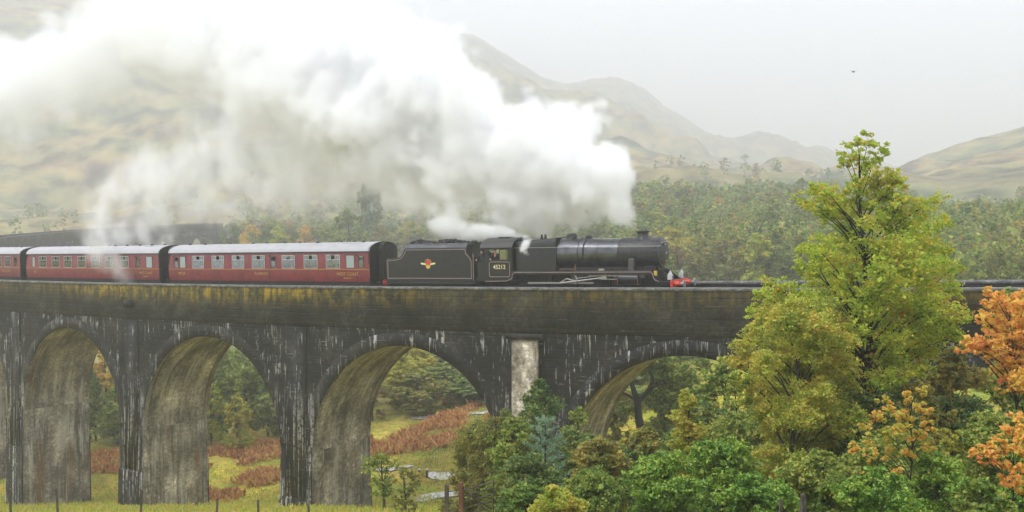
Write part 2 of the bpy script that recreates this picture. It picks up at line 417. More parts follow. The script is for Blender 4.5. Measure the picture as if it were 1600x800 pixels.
        col = mixc(mul(mul(st2, g2), mul(brk, .55)), col, (.27, .21, .13))
        # thin level drips under pour joints
        hz = ramp(noise(.6, 8, 2, 9, 3, .55), [(.63, 0.), (.66, 1.)])
        col = mixc(mul(mul(hz, gate), .5), col, (.38, .38, .36))
        if kind == 'face':
            # lime weeping in short drips from the joint under the string course
            tb = mul(band(-4.3, -2.75), 1.0)
            dr = ramp(noise(7, .5, 60, 0, 3, .6), [(.56, 0.), (.61, 1.)])
            dg = ramp(noise(.8, .1, 66, 0, 3, .6), [(.5, 0.), (.6, 1.)])
            col = mixc(mul(mul(dr, dg), mul(tb, .6)), col, (.45, .43, .39))
    if kind == 'parapet':
        # ochre and green moss hanging from the coping, thickest over the left-hand arches
        mo = ramp(noise(1.1, .9, 4, 4, 6, .7), [(.38, 0.), (.52, 1.)])
        top = mul(band(-1.75, -.15), 1.0)
        x1 = band(-34, -24, 'X'); x2 = nt.nodes.new('ShaderNodeMath'); x2.operation = 'SUBTRACT'; x2.inputs[0].default_value = 1
        nt.links.new(band(-8, 8, 'X'), x2.inputs[1])
        z1 = mul(x1, x2.outputs[0])
        ad = nt.nodes.new('ShaderNodeMath'); ad.operation = 'MULTIPLY_ADD'; ad.inputs[1].default_value = .8; ad.inputs[2].default_value = .32
        nt.links.new(z1, ad.inputs[0])
        dn = ramp(noise(3.2, .35, 14, 4, 4, .6), [(.35, .15), (.55, 1.)])
        mc = ramp(noise(1.6, 1.2, 77, 4, 4), [(.35, (.05, .06, .012)), (.47, (.17, .135, .02)), (.6, (.36, .24, .02))])
        mossf = mul(mul(mo, top), mul(ad.outputs[0], dn))
        col = mixc(mossf, col, mc)
        sp = ramp(noise(2.5, 2.5, 7, 90, 5, .7), [(.66, 0.), (.70, 1.)])
        col = mixc(mul(sp, .25), col, (.35, .35, .33))
        hz = ramp(noise(.4, 12, 2, 49, 3, .5), [(.66, 0.), (.70, 1.)])
        col = mixc(mul(hz, .25), col, (.32, .32, .30))
    nt.links.new(col, b.inputs['Base Color'])
    bp = nt.nodes.new('ShaderNodeBump'); bp.inputs['Strength'].default_value = .7; bp.inputs['Distance'].default_value = .06
    nt.links.new(noise(3, 3, 2, 2, 6, .7), bp.inputs['Height'])
    b2 = nt.nodes.new('ShaderNodeBump'); b2.inputs['Strength'].default_value = .6; b2.inputs['Distance'].default_value = .04
    nt.links.new(line, b2.inputs['Height']); nt.links.new(bp.outputs['Normal'], b2.inputs['Normal'])
    nt.links.new(b2.outputs['Normal'], b.inputs['Normal'])
    return m
M = {}
for k in ('face', 'parapet', 'soffit', 'pale', 'cope'): M[k] = stone('concrete_' + k, k)

AW, PW, KW = 14.2687, 2.8124, 3.868
OF = 2.865                    # half width of the structure
CROWN = -3.62; RA = AW / 2
SPR = CROWN - RA
class SM:
    """sheet builder in (s, off, z) with UV in metres"""
    def __init__(s): s.v = []; s.uv = []; s.f = []
    def grid(s, rows):
        # rows: list of lists of ((s, off, z), (u, v))
        b = len(s.v); w_ = len(rows[0])
        for r in rows:
            for p, t in r: s.v.append(tuple(onto(*p))); s.uv.append(t)
        for j in range(len(rows) - 1):
            for i in range(w_ - 1):
                a = b + j * w_ + i; s.f.append((a, a+1, a+w_+1, a+w_))
    def sbox(s, s0, s1, o0, o1, z0, z1, n=None, ub=0.):
        """closed curved bar along the line"""
        n = n or max(1, int(abs(s1 - s0) / 2)); S = np.linspace(s0, s1, n + 1)
        ring = [(o0, z0), (o0, z1), (o1, z1), (o1, z0), (o0, z0)]
        rows = []
        for o, z in [(o0, z0), (o0, z1)]: rows.append([((a, o, z), (a, z)) for a in S])
        s.grid(rows)
        s.grid([[((a, o, z1), (a, z1 + o - o0)) for a in S] for o in (o0, o1)])
        s.grid([[((a, o1, z), (a, z)) for a in S] for z in (z1, z0)])
        s.grid([[((a, o, z0), (a, z0 - o + o0)) for a in S] for o in (o1, o0)])
        for a in (s0, s1):
            s.grid([[((a, o, z), (a + o, z)) for o in (o0, o1)] for z in (z0, z1)])
    def build(s, name, m, parent, other=None, m2=None):
        n1 = len(s.f)
        if other:
            b = len(s.v); s.v += other.v; s.uv += other.uv; s.f += [tuple(b + i for i in f) for f in other.f]
        o = np_mesh(name, s.v, s.f, m, parent, uv=s.uv)
        if other:
            o.data.materials.append(m2)
            ix = np.zeros(len(s.f), dtype=np.int32); ix[n1:] = 1; o.data.polygons.foreach_set('material_index', ix)
        bm = bmesh.new(); bm.from_mesh(o.data); bmesh.ops.remove_doubles(bm, verts=bm.verts, dist=.002); bm.to_mesh(o.data); bm.free()
        return o
viaduct = empty("railway_viaduct", onto(-18, 0, -26))
tag(viaduct, 'long curved concrete railway viaduct with round arches, streaked black and white, carrying the train', 'viaduct')
INV = Matrix.Translation(-viaduct.location)
def vadd(o): o.matrix_parent_inverse = INV; return o

def arch(sl, sr, left_ext, right_ext, fine=True):
    """one bay: spandrel walls on both faces, barrel and ring"""
    sc_ = (sl + sr) / 2; n = 36 if fine else 18
    th = np.linspace(math.pi, 0, n + 1)
    ss = sc_ + RA * np.cos(th); zz = SPR + RA * np.sin(th)
    ss = np.concatenate([[sl - left_ext], ss, [sr + right_ext]]); zz = np.concatenate([[SPR], zz, [SPR]])
    a = SM()
    for o in (-OF, OF):
        rows = []
        for k in range(7):
            t = k / 6
            rows.append([((x, o, z + (-2.5 - z) * t), (x, z + (-2.5 - z) * t)) for x, z in zip(ss, zz)])
        if o > 0: rows = rows[::-1]
        a.grid(rows)
    b = SM(); arc = RA * (math.pi - th)
    offs = np.linspace(-OF, OF, 7)
    b.grid([[((x, o, z), (o * 1.0 + sc_ * 3.1, abs(l - RA * math.pi / 2) * -1)) for x, z, l in zip(ss[1:-1], zz[1:-1], arc)] for o in offs])
    vadd(a.build('arch', M['face'], viaduct, b, M['soffit']))
    if fine:
        c = SM(); r2 = RA + .85; t2 = np.linspace(math.pi * .985, math.pi * .015, n + 1)
        for o, sg in ((-OF - .035, 1), (OF + .035, -1)):
            i0 = [((sc_ + RA * math.cos(t), o, SPR + RA * math.sin(t)), (sc_ + 5 + RA * math.cos(t), SPR + RA * math.sin(t))) for t in t2]
            i1 = [((sc_ + r2 * math.cos(t), o, SPR + r2 * math.sin(t)), (sc_ + 5 + r2 * math.cos(t), SPR + r2 * math.sin(t))) for t in t2]
            ob_ = o + sg * .035
            j1 = [((sc_ + r2 * math.cos(t), ob_, SPR + r2 * math.sin(t)), (sc_ + 5 + r2 * math.cos(t), SPR + r2 * math.sin(t) - .1)) for t in t2]
            j0 = [((sc_ + RA * math.cos(t), ob_, SPR + RA * math.sin(t)), (sc_ + 5 + RA * math.cos(t), SPR + RA * math.sin(t) - .1)) for t in t2]
            # keep the ring below the string course
            def cut(r): return [((p[0], p[1], min(p[2], -2.62)), t) for p, t in r]
            c.grid([cut(j0), cut(i0), cut(i1), cut(j1)])
        vadd(c.build('arch_ring', M['face'], viaduct))
def pier(s0, s1, king=False, fine=True):
    base = min(ground(*onto(s0, -3, 0)[:2]), ground(*onto(s1, 3, 0)[:2]), ground(*onto(s0, 3, 0)[:2])) - 1.2
    zb = base - zpar((s0 + s1) / 2)
    a = SM(); mid = (s0 + s1) / 2; hw = (s1 - s0) / 2
    zs = [SPR]
    zmid = -13.9 if not king else -15.5
    if zb < zmid - 1: zs += [zmid]
    zs += [zb]
    zl = []
    for i, z in enumerate(np.linspace(SPR, zs[-1], 9)): zl.append(z)
    def ring(z, g):
        e = (SPR - z) * .012 + g
        e0 = e - g; return mid - hw - e0, mid + hw + e0, -OF - e, OF + e
    def skin(za, zb_, g, n):
        Z = np.linspace(za, zb_, n)
        R_ = [ring(z, g) for z in Z]
        a.grid([[((x, r[2], z), (x, z)) for x in np.linspace(r[0], r[1], 4)] for r, z in zip(R_, Z)][::-1])
        a.grid([[((x, r[3], z), (x, z)) for x in np.linspace(r[0], r[1], 4)] for r, z in zip(R_, Z)])
        return R_, Z
    b = SM()
    def jambs(R_, Z):
        b.grid([[((r[0], o, z), (o + s0 * 3.1, z - SPR - RA * math.pi / 2)) for o in np.linspace(r[2], r[3], 6)] for r, z in zip(R_, Z)])
        b.grid([[((r[1], o, z), (o + s1 * 3.1, z - SPR - RA * math.pi / 2)) for o in np.linspace(r[2], r[3], 6)] for r, z in zip(R_, Z)][::-1])
    R_, Z = skin(SPR, zb, 0., 9); jambs(R_, Z)
    if zb < zmid - 1:       # wider footing with a weathered top
        R_, Z = skin(zmid, zb, .09, 6)
        r0, r1 = ring(zmid + .12, 0.), ring(zmid, .09)
        for kk in (2, 3):
            a.grid([[((x, r1[kk], zmid), (x, zmid)) for x in r1[:2]], [((x, r0[kk], zmid + .12), (x, zmid + .12)) for x in r0[:2]]])
    return vadd(a.build('pier', M['face'], viaduct, b, M['soffit']))
def flat_pilaster(s0, s1, ztop, zbot, m, name, proud=.35):
    a = SM(); a.sbox(s0, s1, -OF - proud, -OF - .002, zbot, ztop, n=3); return vadd(a.build(name, m, viaduct))
S1 = 14.422
# bays to the right of the king pier, then to the left
s = S1; edges = []
for k in range(5):
    arch(s, s + AW, KW / 2 if k == 0 else PW / 2, PW / 2, fine=k < 2)
    if k < 4: pier(s + AW, s + AW + PW)
    s += AW + PW
SR = s - PW
pier(S1 - KW, S1, king=True)
s = S1 - KW
for k in range(21):
    arch(s - AW, s, PW / 2, KW / 2 if k == 0 else PW / 2, fine=k < 6)
    pier(s - AW - PW, s - AW, fine=k < 6)
    s -= AW + PW
SL = s + PW
# wall above the string line, parapets, copings
for o, sg in ((-OF, -1), (OF, 1)):
    a = SM(); o1 = o + sg * .12; oi = o - sg * .42
    S = np.linspace(SL - 3, SR + 6, 260)
    prof = [(o + sg * .0, -2.62), (o1, -2.5), (o1, -.16)]
    if sg < 0: a.grid([[((x, p[0], p[1]), (x, p[1])) for x in S] for p in prof])
    else: a.grid([[((x, p[0], p[1]), (x, p[1])) for x in S] for p in prof[::-1]])
    a.grid([[((x, oi, z), (x, z - 50)) for x in S] for z in (-.16, -1.3)])
    vadd(a.build('parapet', M['parapet'], viaduct))
    c = SM()
    pr = [(o1, -.16), (o1 + sg * .06, -.158), (o1 + sg * .06, -.02), (o1 + sg * .03, 0.), (oi - sg * .05, 0.), (oi - sg * .05, -.16), (oi, -.16)]
    c.grid([[((x, p[0], p[1]), (x, i * .2)) for x in S] for i, p in enumerate(pr)])
    vadd(c.build('coping', M['cope'], viaduct))
    for x in (SL - 3, SR + 6):
        e = SM(); e.grid([[((x, q, z), (q, z)) for q in (o1, oi)] for z in (-2.6, -.02)])
        vadd(e.build('parapet_end', M['parapet'], viaduct))
# closing walls at the two ends
for x0, x1 in ((SL - 3.2, SL - PW * .0 - 1.2), (SR + .8, SR + 6.2)):
    a = SM(); a.sbox(x0, x1, -OF + .004, OF - .004, -30 if x0 > 0 else -14, -1.25); vadd(a.build('abutment', M['face'], viaduct))
# king pier: bare concrete pilaster under a flat cap, with a dark block beside it
a = SM(); a.sbox(S1 - KW + .75, S1 - KW + 2.35, -OF - .30, -OF + .01, -22, -2.95, n=2); vadd(a.build('pilaster', M['pale'], viaduct))
a = SM(); a.sbox(S1 - KW + .45, S1 - KW + 2.75, -OF - .42, -OF + .01, -2.94, -2.64, n=2); vadd(a.build('pilaster_cap', M['parapet'], viaduct))
for k in range(-6, 2):
    if k == 0: continue
    pc = (S1 - KW - (-k) * (AW + PW) + PW / 2) if k < 0 else S1 + AW + PW / 2
    a = SM(); a.sbox(pc - .85, pc + .85, -OF - .10, -OF + .01, SPR - 3., -2.7, n=2); vadd(a.build('pilaster', M['face'], viaduct))
# drain spouts
for pc in (-22.2, -56.0):
    a = SM(); a.sbox(pc - .28, pc + .28, -OF - .5, -OF - .1, -1.75, -1.2, n=1); vadd(a.build('drain_spout', M['parapet'], viaduct))
# deck and track
M['ballast'] = mat('ballast', (.10, .095, .09), .95, noise=.6, nscale=9, bump=.8)
M['rail'] = mat('rail_steel', (.12, .08, .06), .5, metal=.6)
M['sleeper'] = mat('sleeper', (.06, .05, .045), .85, noise=.4, nscale=4)
a = SM(); S = np.linspace(SL - 3, SR + 6, 220)
a.grid([[((x, o, -1.12), (x, o)) for x in S] for o in (-OF + .4, 0, OF - .4)]); o = a.build('deck', M['ballast'], viaduct); vadd(o)
track = empty('railway_track', onto(0, 0, -1.1)); tag(track, 'railway track on the deck of the viaduct under the train', 'track')
INV2 = Matrix.Translation(-track.location)
for g in (-.72, .72):
    a = SM(); a.sbox(SL - 2.5, SR + 5.5, g - .035, g + .035, -1.04, -.9, n=200); a.build('rail', M['rail'], track).matrix_parent_inverse = INV2
mb = MB()
for k in np.arange(-60, 75, .75):
    P = [onto(k + ds, oo, zz) for ds, oo, zz in ((-.12,-1.3,-1.117),(.12,-1.3,-1.117),(.12,1.3,-1.117),(-.12,1.3,-1.117),(-.12,-1.3,-1.042),(.12,-1.3,-1.042),(.12,1.3,-1.042),(-.12,1.3,-1.042))]
    mb.add(P, [(0,3,2,1),(4,5,6,7),(0,1,5,4),(1,2,6,5),(2,3,7,6),(3,0,4,7)])
o = mb.build('sleepers', M['sleeper'], track); o.matrix_parent_inverse = INV2; o['kind'] = 'stuff'
# ---------------------------------------------------------------- train
RAILZ = -.9
M['maroon'] = mat('maroon_paint', (.175, .019, .025), .32, noise=.22, nscale=2.5)
M['roof'] = mat('coach_roof', (.42, .42, .45), .35, noise=.06, nscale=1.5)
M['roofedge'] = mat('roof_gutter', (.05, .05, .052), .5)
M['black'] = mat('dull_black', (.014, .014, .015), .5, noise=.5, nscale=5)
M['under'] = mat('sooty_black', (.018, .016, .015), .75, noise=.5, nscale=6)
M['gold'] = mat('gold_paint', (.42, .25, .05), .5)
M['alu'] = mat('window_metal', (.5, .5, .5), .35, metal=.3)
M['curtain'] = mat('curtain_cloth', (.5, .49, .45), .9)
M['seat'] = mat('seat_cloth', (.10, .05, .04), .9)
M['cloth'] = mat('white_cloth', (.45, .44, .41), .9)
M['lampshade'] = mat('cream_shade', (.7, .6, .42), .7)
M['int'] = mat('cream_lining', (.35, .31, .24), .8)
def glass(name, tint=(.62, .68, .65), op=.2):
    m = bpy.data.materials.new(name); m.use_nodes = True; nt = m.node_tree; nt.nodes.clear()
    o = nt.nodes.new('ShaderNodeOutputMaterial'); g = nt.nodes.new('ShaderNodeBsdfGlossy'); g.inputs['Roughness'].default_value = .08
    t = nt.nodes.new('ShaderNodeBsdfTransparent'); t.inputs['Color'].default_value = (*tint, 1)
    x = nt.nodes.new('ShaderNodeMixShader'); x.inputs[0].default_value = op
    nt.links.new(t.outputs[0], x.inputs[1]); nt.links.new(g.outputs[0], x.inputs[2]); nt.links.new(x.outputs[0], o.inputs['Surface'])
    return m
M['glass'] = glass('window_glass')
M['frost'] = mat('frosted_glass', (.30, .36, .35), .3)
def side_panel(x0, x1, z0, z1, holes, y, prof=None):
    """vertical sheet with rectangular holes"""
    xs = sorted(set([x0, x1] + [h[0] for h in holes] + [h[1] for h in holes]))
    zs = sorted(set([z0, z1, 1.5, 2.05] + [h[2] for h in holes] + [h[3] for h in holes]))
    vs = []; fs = []; idx = {}
    def yy(z):
        t = (z - 1.9) / .95; return y * (1 - .045 * max(0, abs(t)) ** 2.2)
    def V(a, z):
        if (a, z) not in idx: idx[(a, z)] = len(vs); vs.append((a, yy(z), z))
        return idx[(a, z)]
    for i in range(len(xs) - 1):
        for j in range(len(zs) - 1):
            cx, cz = (xs[i] + xs[i+1]) / 2, (zs[j] + zs[j+1]) / 2
            if any(h[0] < cx < h[1] and h[2] < cz < h[3] for h in holes): continue
            fs.append((V(xs[i], zs[j]), V(xs[i+1], zs[j]), V(xs[i+1], zs[j+1]), V(xs[i], zs[j+1])))
    return vs, fs
def text(name, body, size, mat_, parent, loc, rz=0., ext=.004, xs=1.0):
    cu = bpy.data.curves.new(name, 'FONT'); cu.body = body; cu.size = size; cu.extrude = ext
    cu.align_x = 'CENTER'; cu.align_y = 'CENTER'; cu.offset = .002
    t = bpy.data.objects.new(name, cu); C.objects.link(t)
    dg = bpy.context.evaluated_depsgraph_get(); me = bpy.data.meshes.new_from_object(t.evaluated_get(dg))
    bpy.data.objects.remove(t); me.materials.clear(); me.materials.append(mat_)
    o = bpy.data.objects.new(name, me); C.objects.link(o); o.parent = parent
    o.location = loc; o.rotation_euler = (R(90), 0, rz); o.scale = (xs, 1, 1); return o
def place_vehicle(name, s0, s1):
    a, b = onto(s0, 0, RAILZ), onto(s1, 0, RAILZ); d = b - a
    return empty(name, (a + b) / 2, (0, -math.atan2(d.z, math.hypot(d.x, d.y)), math.atan2(d.y, d.x)))
LH = 19.66 / 2
roofprof = []
for i in range(15):
    t = math.pi * i / 14
    roofprof.append((-1.40 * math.cos(t), 3.02 + .60 * math.sin(t) ** .8))
def coach(s0, s1, wins, texts, label, full=True):
    """wins: (x0, x1, kind) along the coach, x from its left end; both sides get the same lights"""
    t = place_vehicle('railway_coach', s0, s1)
    tag(t, label, 'railway coach', 'maroon coaches behind the locomotive')
    holes = []
    for a, b, k in wins:
        z0, z1 = (1.93, 2.83) if k == 'w' else ((1.95, 2.80) if k == 'n' else (1.97, 2.75))
        holes.append((a - LH, b - LH, z0, z1, k))
    ends = LH
    for sg in (-1, 1):
        vs, fs = side_panel(-LH, LH, 1.06, 3.02, holes, 1.40 * sg)
        MB().add(vs, fs).build('body_side', M['maroon'], t, smooth=True)
        MB().box((-LH, sg * 1.402 - .004, 1.86), (LH, sg * 1.402 + .004, 1.895)).build('lining_stripe', M['gold'], t)

    MB().box((-LH + .02, -1.30, .86), (LH - .02, 1.30, 1.07)).build('sole_bar', M['under'], t)
    n = len(roofprof)
    vs = [(x, y, z) for x in (-LH - .02, LH + .02) for y, z in roofprof]
    MB().add(vs, [(i, i+1, n+i+1, n+i) for i in range(n-1)]).build('roof', M['roof'], t, smooth=True)
    for sg in (-1, 1):
        MB().box((-LH, sg*1.405 - .025, 2.99), (LH, sg*1.405 + .025, 3.05)).build('gutter', M['roofedge'], t)
    # ends with corridor connection
    for sx in (-1, 1):
        poly = [(-1.37, 1.02), (1.37, 1.02), (1.40, 3.02)] + [(-y, z) for y, z in roofprof][1:-1] + [(-1.40, 3.02)]
        x = sx * LH; e = MB().prism(poly, x - sx * .01, x - sx * .09, 'YZ').build('end_panel', M['black'], t)
        g = MB().prism([(-.55, 1.1), (.55, 1.1), (.55, 3.2), (.45, 3.45), (.2, 3.56), (-.2, 3.56), (-.45, 3.45), (-.55, 3.2)], x, x + sx * .42, 'YZ').build('gangway_bellows', M['under'], t)
        MB().box((x + min(0, sx * .02), -1.15, 1.15), (x + max(0, sx * .02), -1.05, 3.0)).build('handrail', M['black'], g)
        for sy in (-1, 1):
            b_ = MB().tube((x, sy * .87, .98), (x + sx * .5, sy * .87, .98), .09, n=10)
            b_.tube((x + sx * .5, sy * .87, .98), (x + sx * .54, sy * .87, .98), .22, n=14); b_.build('buffer', M['under'], t)
    MB().box((-LH+.1, -1.25, 1.08), (LH-.1, 1.25, 1.13)).build('floor', M['under'], t)
    # glazing, frames, curtains, seats
    for a, b, z0, z1, k in holes:
        for sg in (-1, 1):
            y = sg * 1.375
            fr = MB(); w_ = .028
            for bx in ((a, b, z0, z0 + w_), (a, b, z1 - w_, z1), (a, a + w_, z0 + w_, z1 - w_), (b - w_, b, z0 + w_, z1 - w_)):
                fr.box((bx[0], y - .02, bx[2]), (bx[1], y + .035 if sg > 0 else y + .02, bx[3]))
            if k == 'w':
                zt = z1 - .30; fr.box((a + w_, y - .02, zt - .015), (b - w_, y + .02, zt + .015))
                for fx in (.34, .66): fr.box((a + (b-a)*fx - .015, y - .018, zt + .015), (a + (b-a)*fx + .015, y + .018, z1 - w_))
            o = fr.build('window', M['alu'] if k == 'w' else M['roofedge'], t)
            if k == 'd':   # droplight partly open
                MB().box((a + w_, y - .004, z0 + w_), (b - w_, y + .004, z0 + (z1-z0) * .62)).build('pane', M['glass'], o)
            elif k == 'n':
                MB().box((a + w_, y - .004, z0 + w_), (b - w_, y + .004, z1 - w_)).build('pane', M['frost'], o)
            else:
                MB().box((a + w_, y - .004, z0 + w_), (b - w_, y + .004, z1 - .3)).box((a + w_, y - .004, z1 - .3), (a + (b-a)*.34, y + .004, z1 - w_)).box((a + (b-a)*.66, y - .004, z1 - .3), (b - w_, y + .004, z1 - w_)).build('pane', M['glass'], o)
                if full:
                    yi = sg * 1.30
                    for q, wd in ((a, .13), (b, -.13)):
                        poly = [(q, z0 - .02), (q + wd * .75, z0 - .02), (q + wd * .55, z0 + .35), (q + wd * 1.1, z1), (q, z1)]
                        MB().prism(poly, yi - .02, yi + .02, 'XZ').build('curtain', M['curtain'], t)
        if k == 'w' and full:
            c = (a + b) / 2
            for sy in (-.85, .85):
                MB().box((c - .32, sy - .35, 1.78), (c + .32, sy + .38, 1.83)).box((c - .05, sy - .05, 1.13), (c + .05, sy + .05, 1.78)).build('table', M['cloth'], t)
                MB().lathe([(.03, 0), (.03, .15), (.10, .16), (.06, .30)], (c, sy * 1.25, 1.83), 'Z', 8).build('table_lamp', M['lampshade'], t)
                for dx in (-.95, .95):
                    st = MB().box((c + dx - .22, sy - .4, 1.45), (c + dx + .22, sy + .4, 1.6)).box((c + dx * 1.12 - .06, sy - .42, 1.5), (c + dx * 1.12 + .06, sy + .42, 2.32)).build('seat', M['seat'], t, bevel=.04)
                    MB().box((c + dx * 1.12 - .07, sy - .3, 2.1), (c + dx * 1.12 + .07, sy + .3, 2.34)).build('headrest_cover', M['cloth'], st)
    # doors
    for a, b, z0, z1, k in holes:
        if k != 'd': continue
        for sg in (-1, 1):
            d = MB()
            for bx in ((a - .14, 1.12, 3.0), (b + .13, 1.12, 3.0)): d.box((bx[0], sg*1.403 - .004, bx[1]), (bx[0] + .018, sg*1.403 + .004, bx[2]))
            MB_ = d.build('door_edge', M['roofedge'], t)
            MB().box((b + .05, sg*1.42 - .02, 1.93), (b + .12, sg*1.42 + .02, 1.97)).build('door_handle', M['gold'], MB_)
            for z in (1.3, 2.75): MB().box((a - .16, sg*1.405 - .02, z), (a - .08, sg*1.405 + .02, z + .08)).build('hinge', M['black'], MB_)
    rng = random.Random(len(label))
    xs_v = [-8.8, -7.2, -5.1, -2.6, -1.2, .8, 2.4, 4.1, 5.9, 7.3, 8.6] if full else [-6, -2, 2, 6]
    for x in xs_v:
        x += rng.uniform(-.3, .3)
        MB().lathe([(.12, 0), (.13, .05), (.09, .1), (.02, .12)], (x, rng.choice((-.3, .3, 0)), 3.60), 'Z', 8).build('roof_vent', M['roofedge'], t)
    MB().path([(LH - 3.0, -.7, 3.56), (LH - .2, -.78, 3.52)], .012).build('roof_pipe', M['roofedge'], t)
    for bx in (-6.8, 6.8):
        b_ = empty('bogie', (bx, 0, 0)); b_.parent = t
        MB().box((-1.6, -1.15, .35), (1.6, -.98, .62)).box((-1.6, .98, .35), (1.6, 1.15, .62)).box((-.3, -1.1, .45), (.3, 1.1, .8)).build('frame', M['under'], b_)
        for wx in (-1.3, 1.3):
            for sy in (-1, 1): MB().lathe([(.46, -.06), (.48, 0), (.46, .06), (.12, .07)], (wx, sy * .75, .46), 'Y', 20).build('wheel', M['under'], b_)
    MB().box((-2.6, -1.1, .4), (.5, -.7, .85)).box((1.2, .6, .4), (2.9, 1.1, .85)).build('battery_box', M['under'], t)
    for tx, x, z, sz in texts:
        text('lettering', tx, sz, M['gold'], t, (x - LH, -1.408, z))
    return t
# coach nearest the locomotive: window edges measured along the body
S0 = -19.75
def rel(v): return v - S0
w1 = [(rel(-19.10), rel(-18.74), 'd'), (rel(-18.52), rel(-17.87), 'n'), (rel(-17.15), rel(-15.89), 'w'), (rel(-15.05), rel(-13.79), 'w'), (rel(-12.94), rel(-11.70), 'w'),
      (rel(-10.92), rel(-9.66), 'w'), (rel(-9.05), rel(-8.63), 'd'), (rel(-8.0), rel(-6.78), 'w'), (rel(-5.92), rel(-4.68), 'w'), (rel(-3.90), rel(-2.66), 'w'),
      (rel(-2.12), rel(-1.40), 'n'), (rel(-1.05), rel(-.63), 'd')]
coach(S0, S0 + 19.66, w1, [('99128', rel(-18.3), 1.56, .30), ('FLORENCE', rel(-10.0), 1.56, .27), ('WEST COAST', rel(-2.0), 1.56, .31), ('RAILWAYS', rel(-2.0), 1.30, .14)],
      'nearest maroon coach with pale roof, directly behind the black tender')
w2 = [(1.0, 1.45, 'n'), (2.1, 3.35, 'w'), (4.2, 5.45, 'w'), (6.1, 7.35, 'w'), (8.2, 9.45, 'w'), (10.3, 11.5, 'w'), (12.3, 13.5, 'w'), (14.4, 15.6, 'w'), (16.6, 17.1, 'd'), (17.95, 18.75, 'n')]
coach(S0 - 20.7, S0 - 20.7 + 19.66, w2, [('9103', 1.5, 1.56, .30), ('WEST COAST', 17.9, 1.56, .29), ('RAILWAYS', 17.9, 1.30, .13)],
      'second maroon coach, half veiled by the steam leaking over its side')
w3 = [(1.0, 1.45, 'd'), (2.2, 3.4, 'w'), (4.2, 5.4, 'w'), (6.2, 7.4, 'w'), (8.2, 9.4, 'w'), (10.2, 11.4, 'w'), (12.3, 13.5, 'w'), (14.35, 15.6, 'w'), (16.35, 17.6, 'w'), (18.4, 18.85, 'd')]
coach(S0 - 41.4, S0 - 41.4 + 19.66, w3, [('WEST COAST', 16.7, 1.56, .29)], 'maroon coach cut by the left edge of the photo, third from the locomotive')

# ---------------------------------------------------------------- tender
M['lblack'] = mat('loco_black', (.008, .009, .0105), .28, noise=.45, nscale=3)
M['bblack'] = mat('boiler_black', (.075, .082, .092), .30, metal=.75, noise=.3, nscale=2)
_b = M['bblack'].node_tree.nodes['Principled BSDF']; _b.inputs['Coat Weight'].default_value = .5; _b.inputs['Coat Roughness'].default_value = .14; _b.inputs['Coat IOR'].default_value = 1.6
M['smoke'] = mat('smokebox_black', (.022, .023, .025), .45, noise=.5, nscale=6)
M['line'] = mat('grey_red_lining', (.33, .23, .21), .6)
M['steel'] = mat('motion_steel', (.34, .32, .29), .38, metal=.6)
M['red'] = mat('buffer_beam_red', (.62, .045, .02), .45)
M['white'] = mat('white_enamel', (.5, .5, .5), .5)
M['yellow'] = mat('yellow_paint', (.65, .48, .06), .5)
M['coal'] = mat('coal', (.012, .012, .013), .35, noise=.5, nscale=9)
M['cream'] = mat('cream_paint', (.80, .70, .36), .5)
M['ered'] = mat('emblem_red', (.6, .05, .05), .5)
tn = place_vehicle('tender', .85, 8.05)
tag(tn, 'black tender heaped with coal, red and gold crest on its side', 'tender')
tn.scale.z = .965
def lx(s): return s - 4.15    # local x of the tender for a distance along the track
# tank sides: photograph's outline, low at the back, stepping up in a curve
x0, x1 = lx(.80), lx(7.35)
step = [(x0, 1.12), (x1 - .15, 1.12), (x1 + .0, 1.3), (x1, 2.45), (x1 - .1, 2.62), (x1 - .42, 2.98), (x1 - .45, 3.30), (x0 + 1.50, 3.30), (x0 + 1.34, 3.0), (x0 + 1.12, 2.76), (x0 + .8, 2.66), (x0, 2.66)]
for sg in (-1, 1):
    MB().prism(step, sg * 1.26, sg * 1.30, 'XZ').build('side_panel', M['lblack'], tn)
    # coping rolling inwards
    cp = [(0, 3.30), (.04, 3.42), (.14, 3.53), (.28, 3.58)]
    m_ = MB()
    vs = [(x, sg * (1.30 - a), z) for x in (x0 + 1.48, x1 - .44) for a, z in cp]
    m_.add(vs, [(i, i+1, i+5, i+4) for i in range(3)]).build('coping', M['bblack'], tn, smooth=True)
    # lining
    ln = MB(); inner = [(x0 + .13, 1.36), (x1 - .12, 1.36), (x1 - .11, 2.4), (x1 - .2, 2.6), (x1 - .5, 2.92), (x1 - .53, 3.19), (x0 + 1.58, 3.19), (x0 + 1.44, 2.92), (x0 + 1.18, 2.64), (x0 + .8, 2.54), (x0 + .13, 2.54)]
    ln.path([(a, sg * 1.304, b) for a, b in inner + inner[:1]], .021, 5); ln.build('lining', M['line'], tn)
MB().box((x0, -1.26, 1.15), (x0 + .05, 1.26, 2.62)).box((x0 + .05, -1.26, 2.58), (x0 + 1.5, 1.26, 2.63)).build('rear_tank', M['lblack'], tn)
MB().prism([(-1.0, 2.63), (1.0, 2.63), (1.02, 3.35), (.8, 3.6), (.4, 3.74), (-.4, 3.74), (-.8, 3.6), (-1.02, 3.35)], x0 + 1.42, x0 + 1.48, 'YZ').build('coal_bulkhead', M['lblack'], tn)
MB().box((x1 - .5, -1.26, 1.15), (x1 - .45, 1.26, 3.3)).build('front_panel', M['lblack'], tn)
MB().box((x0 - .05, -1.32, 1.0), (x1 + .1, 1.32, 1.11)).build('running_plate', M['under'], tn)
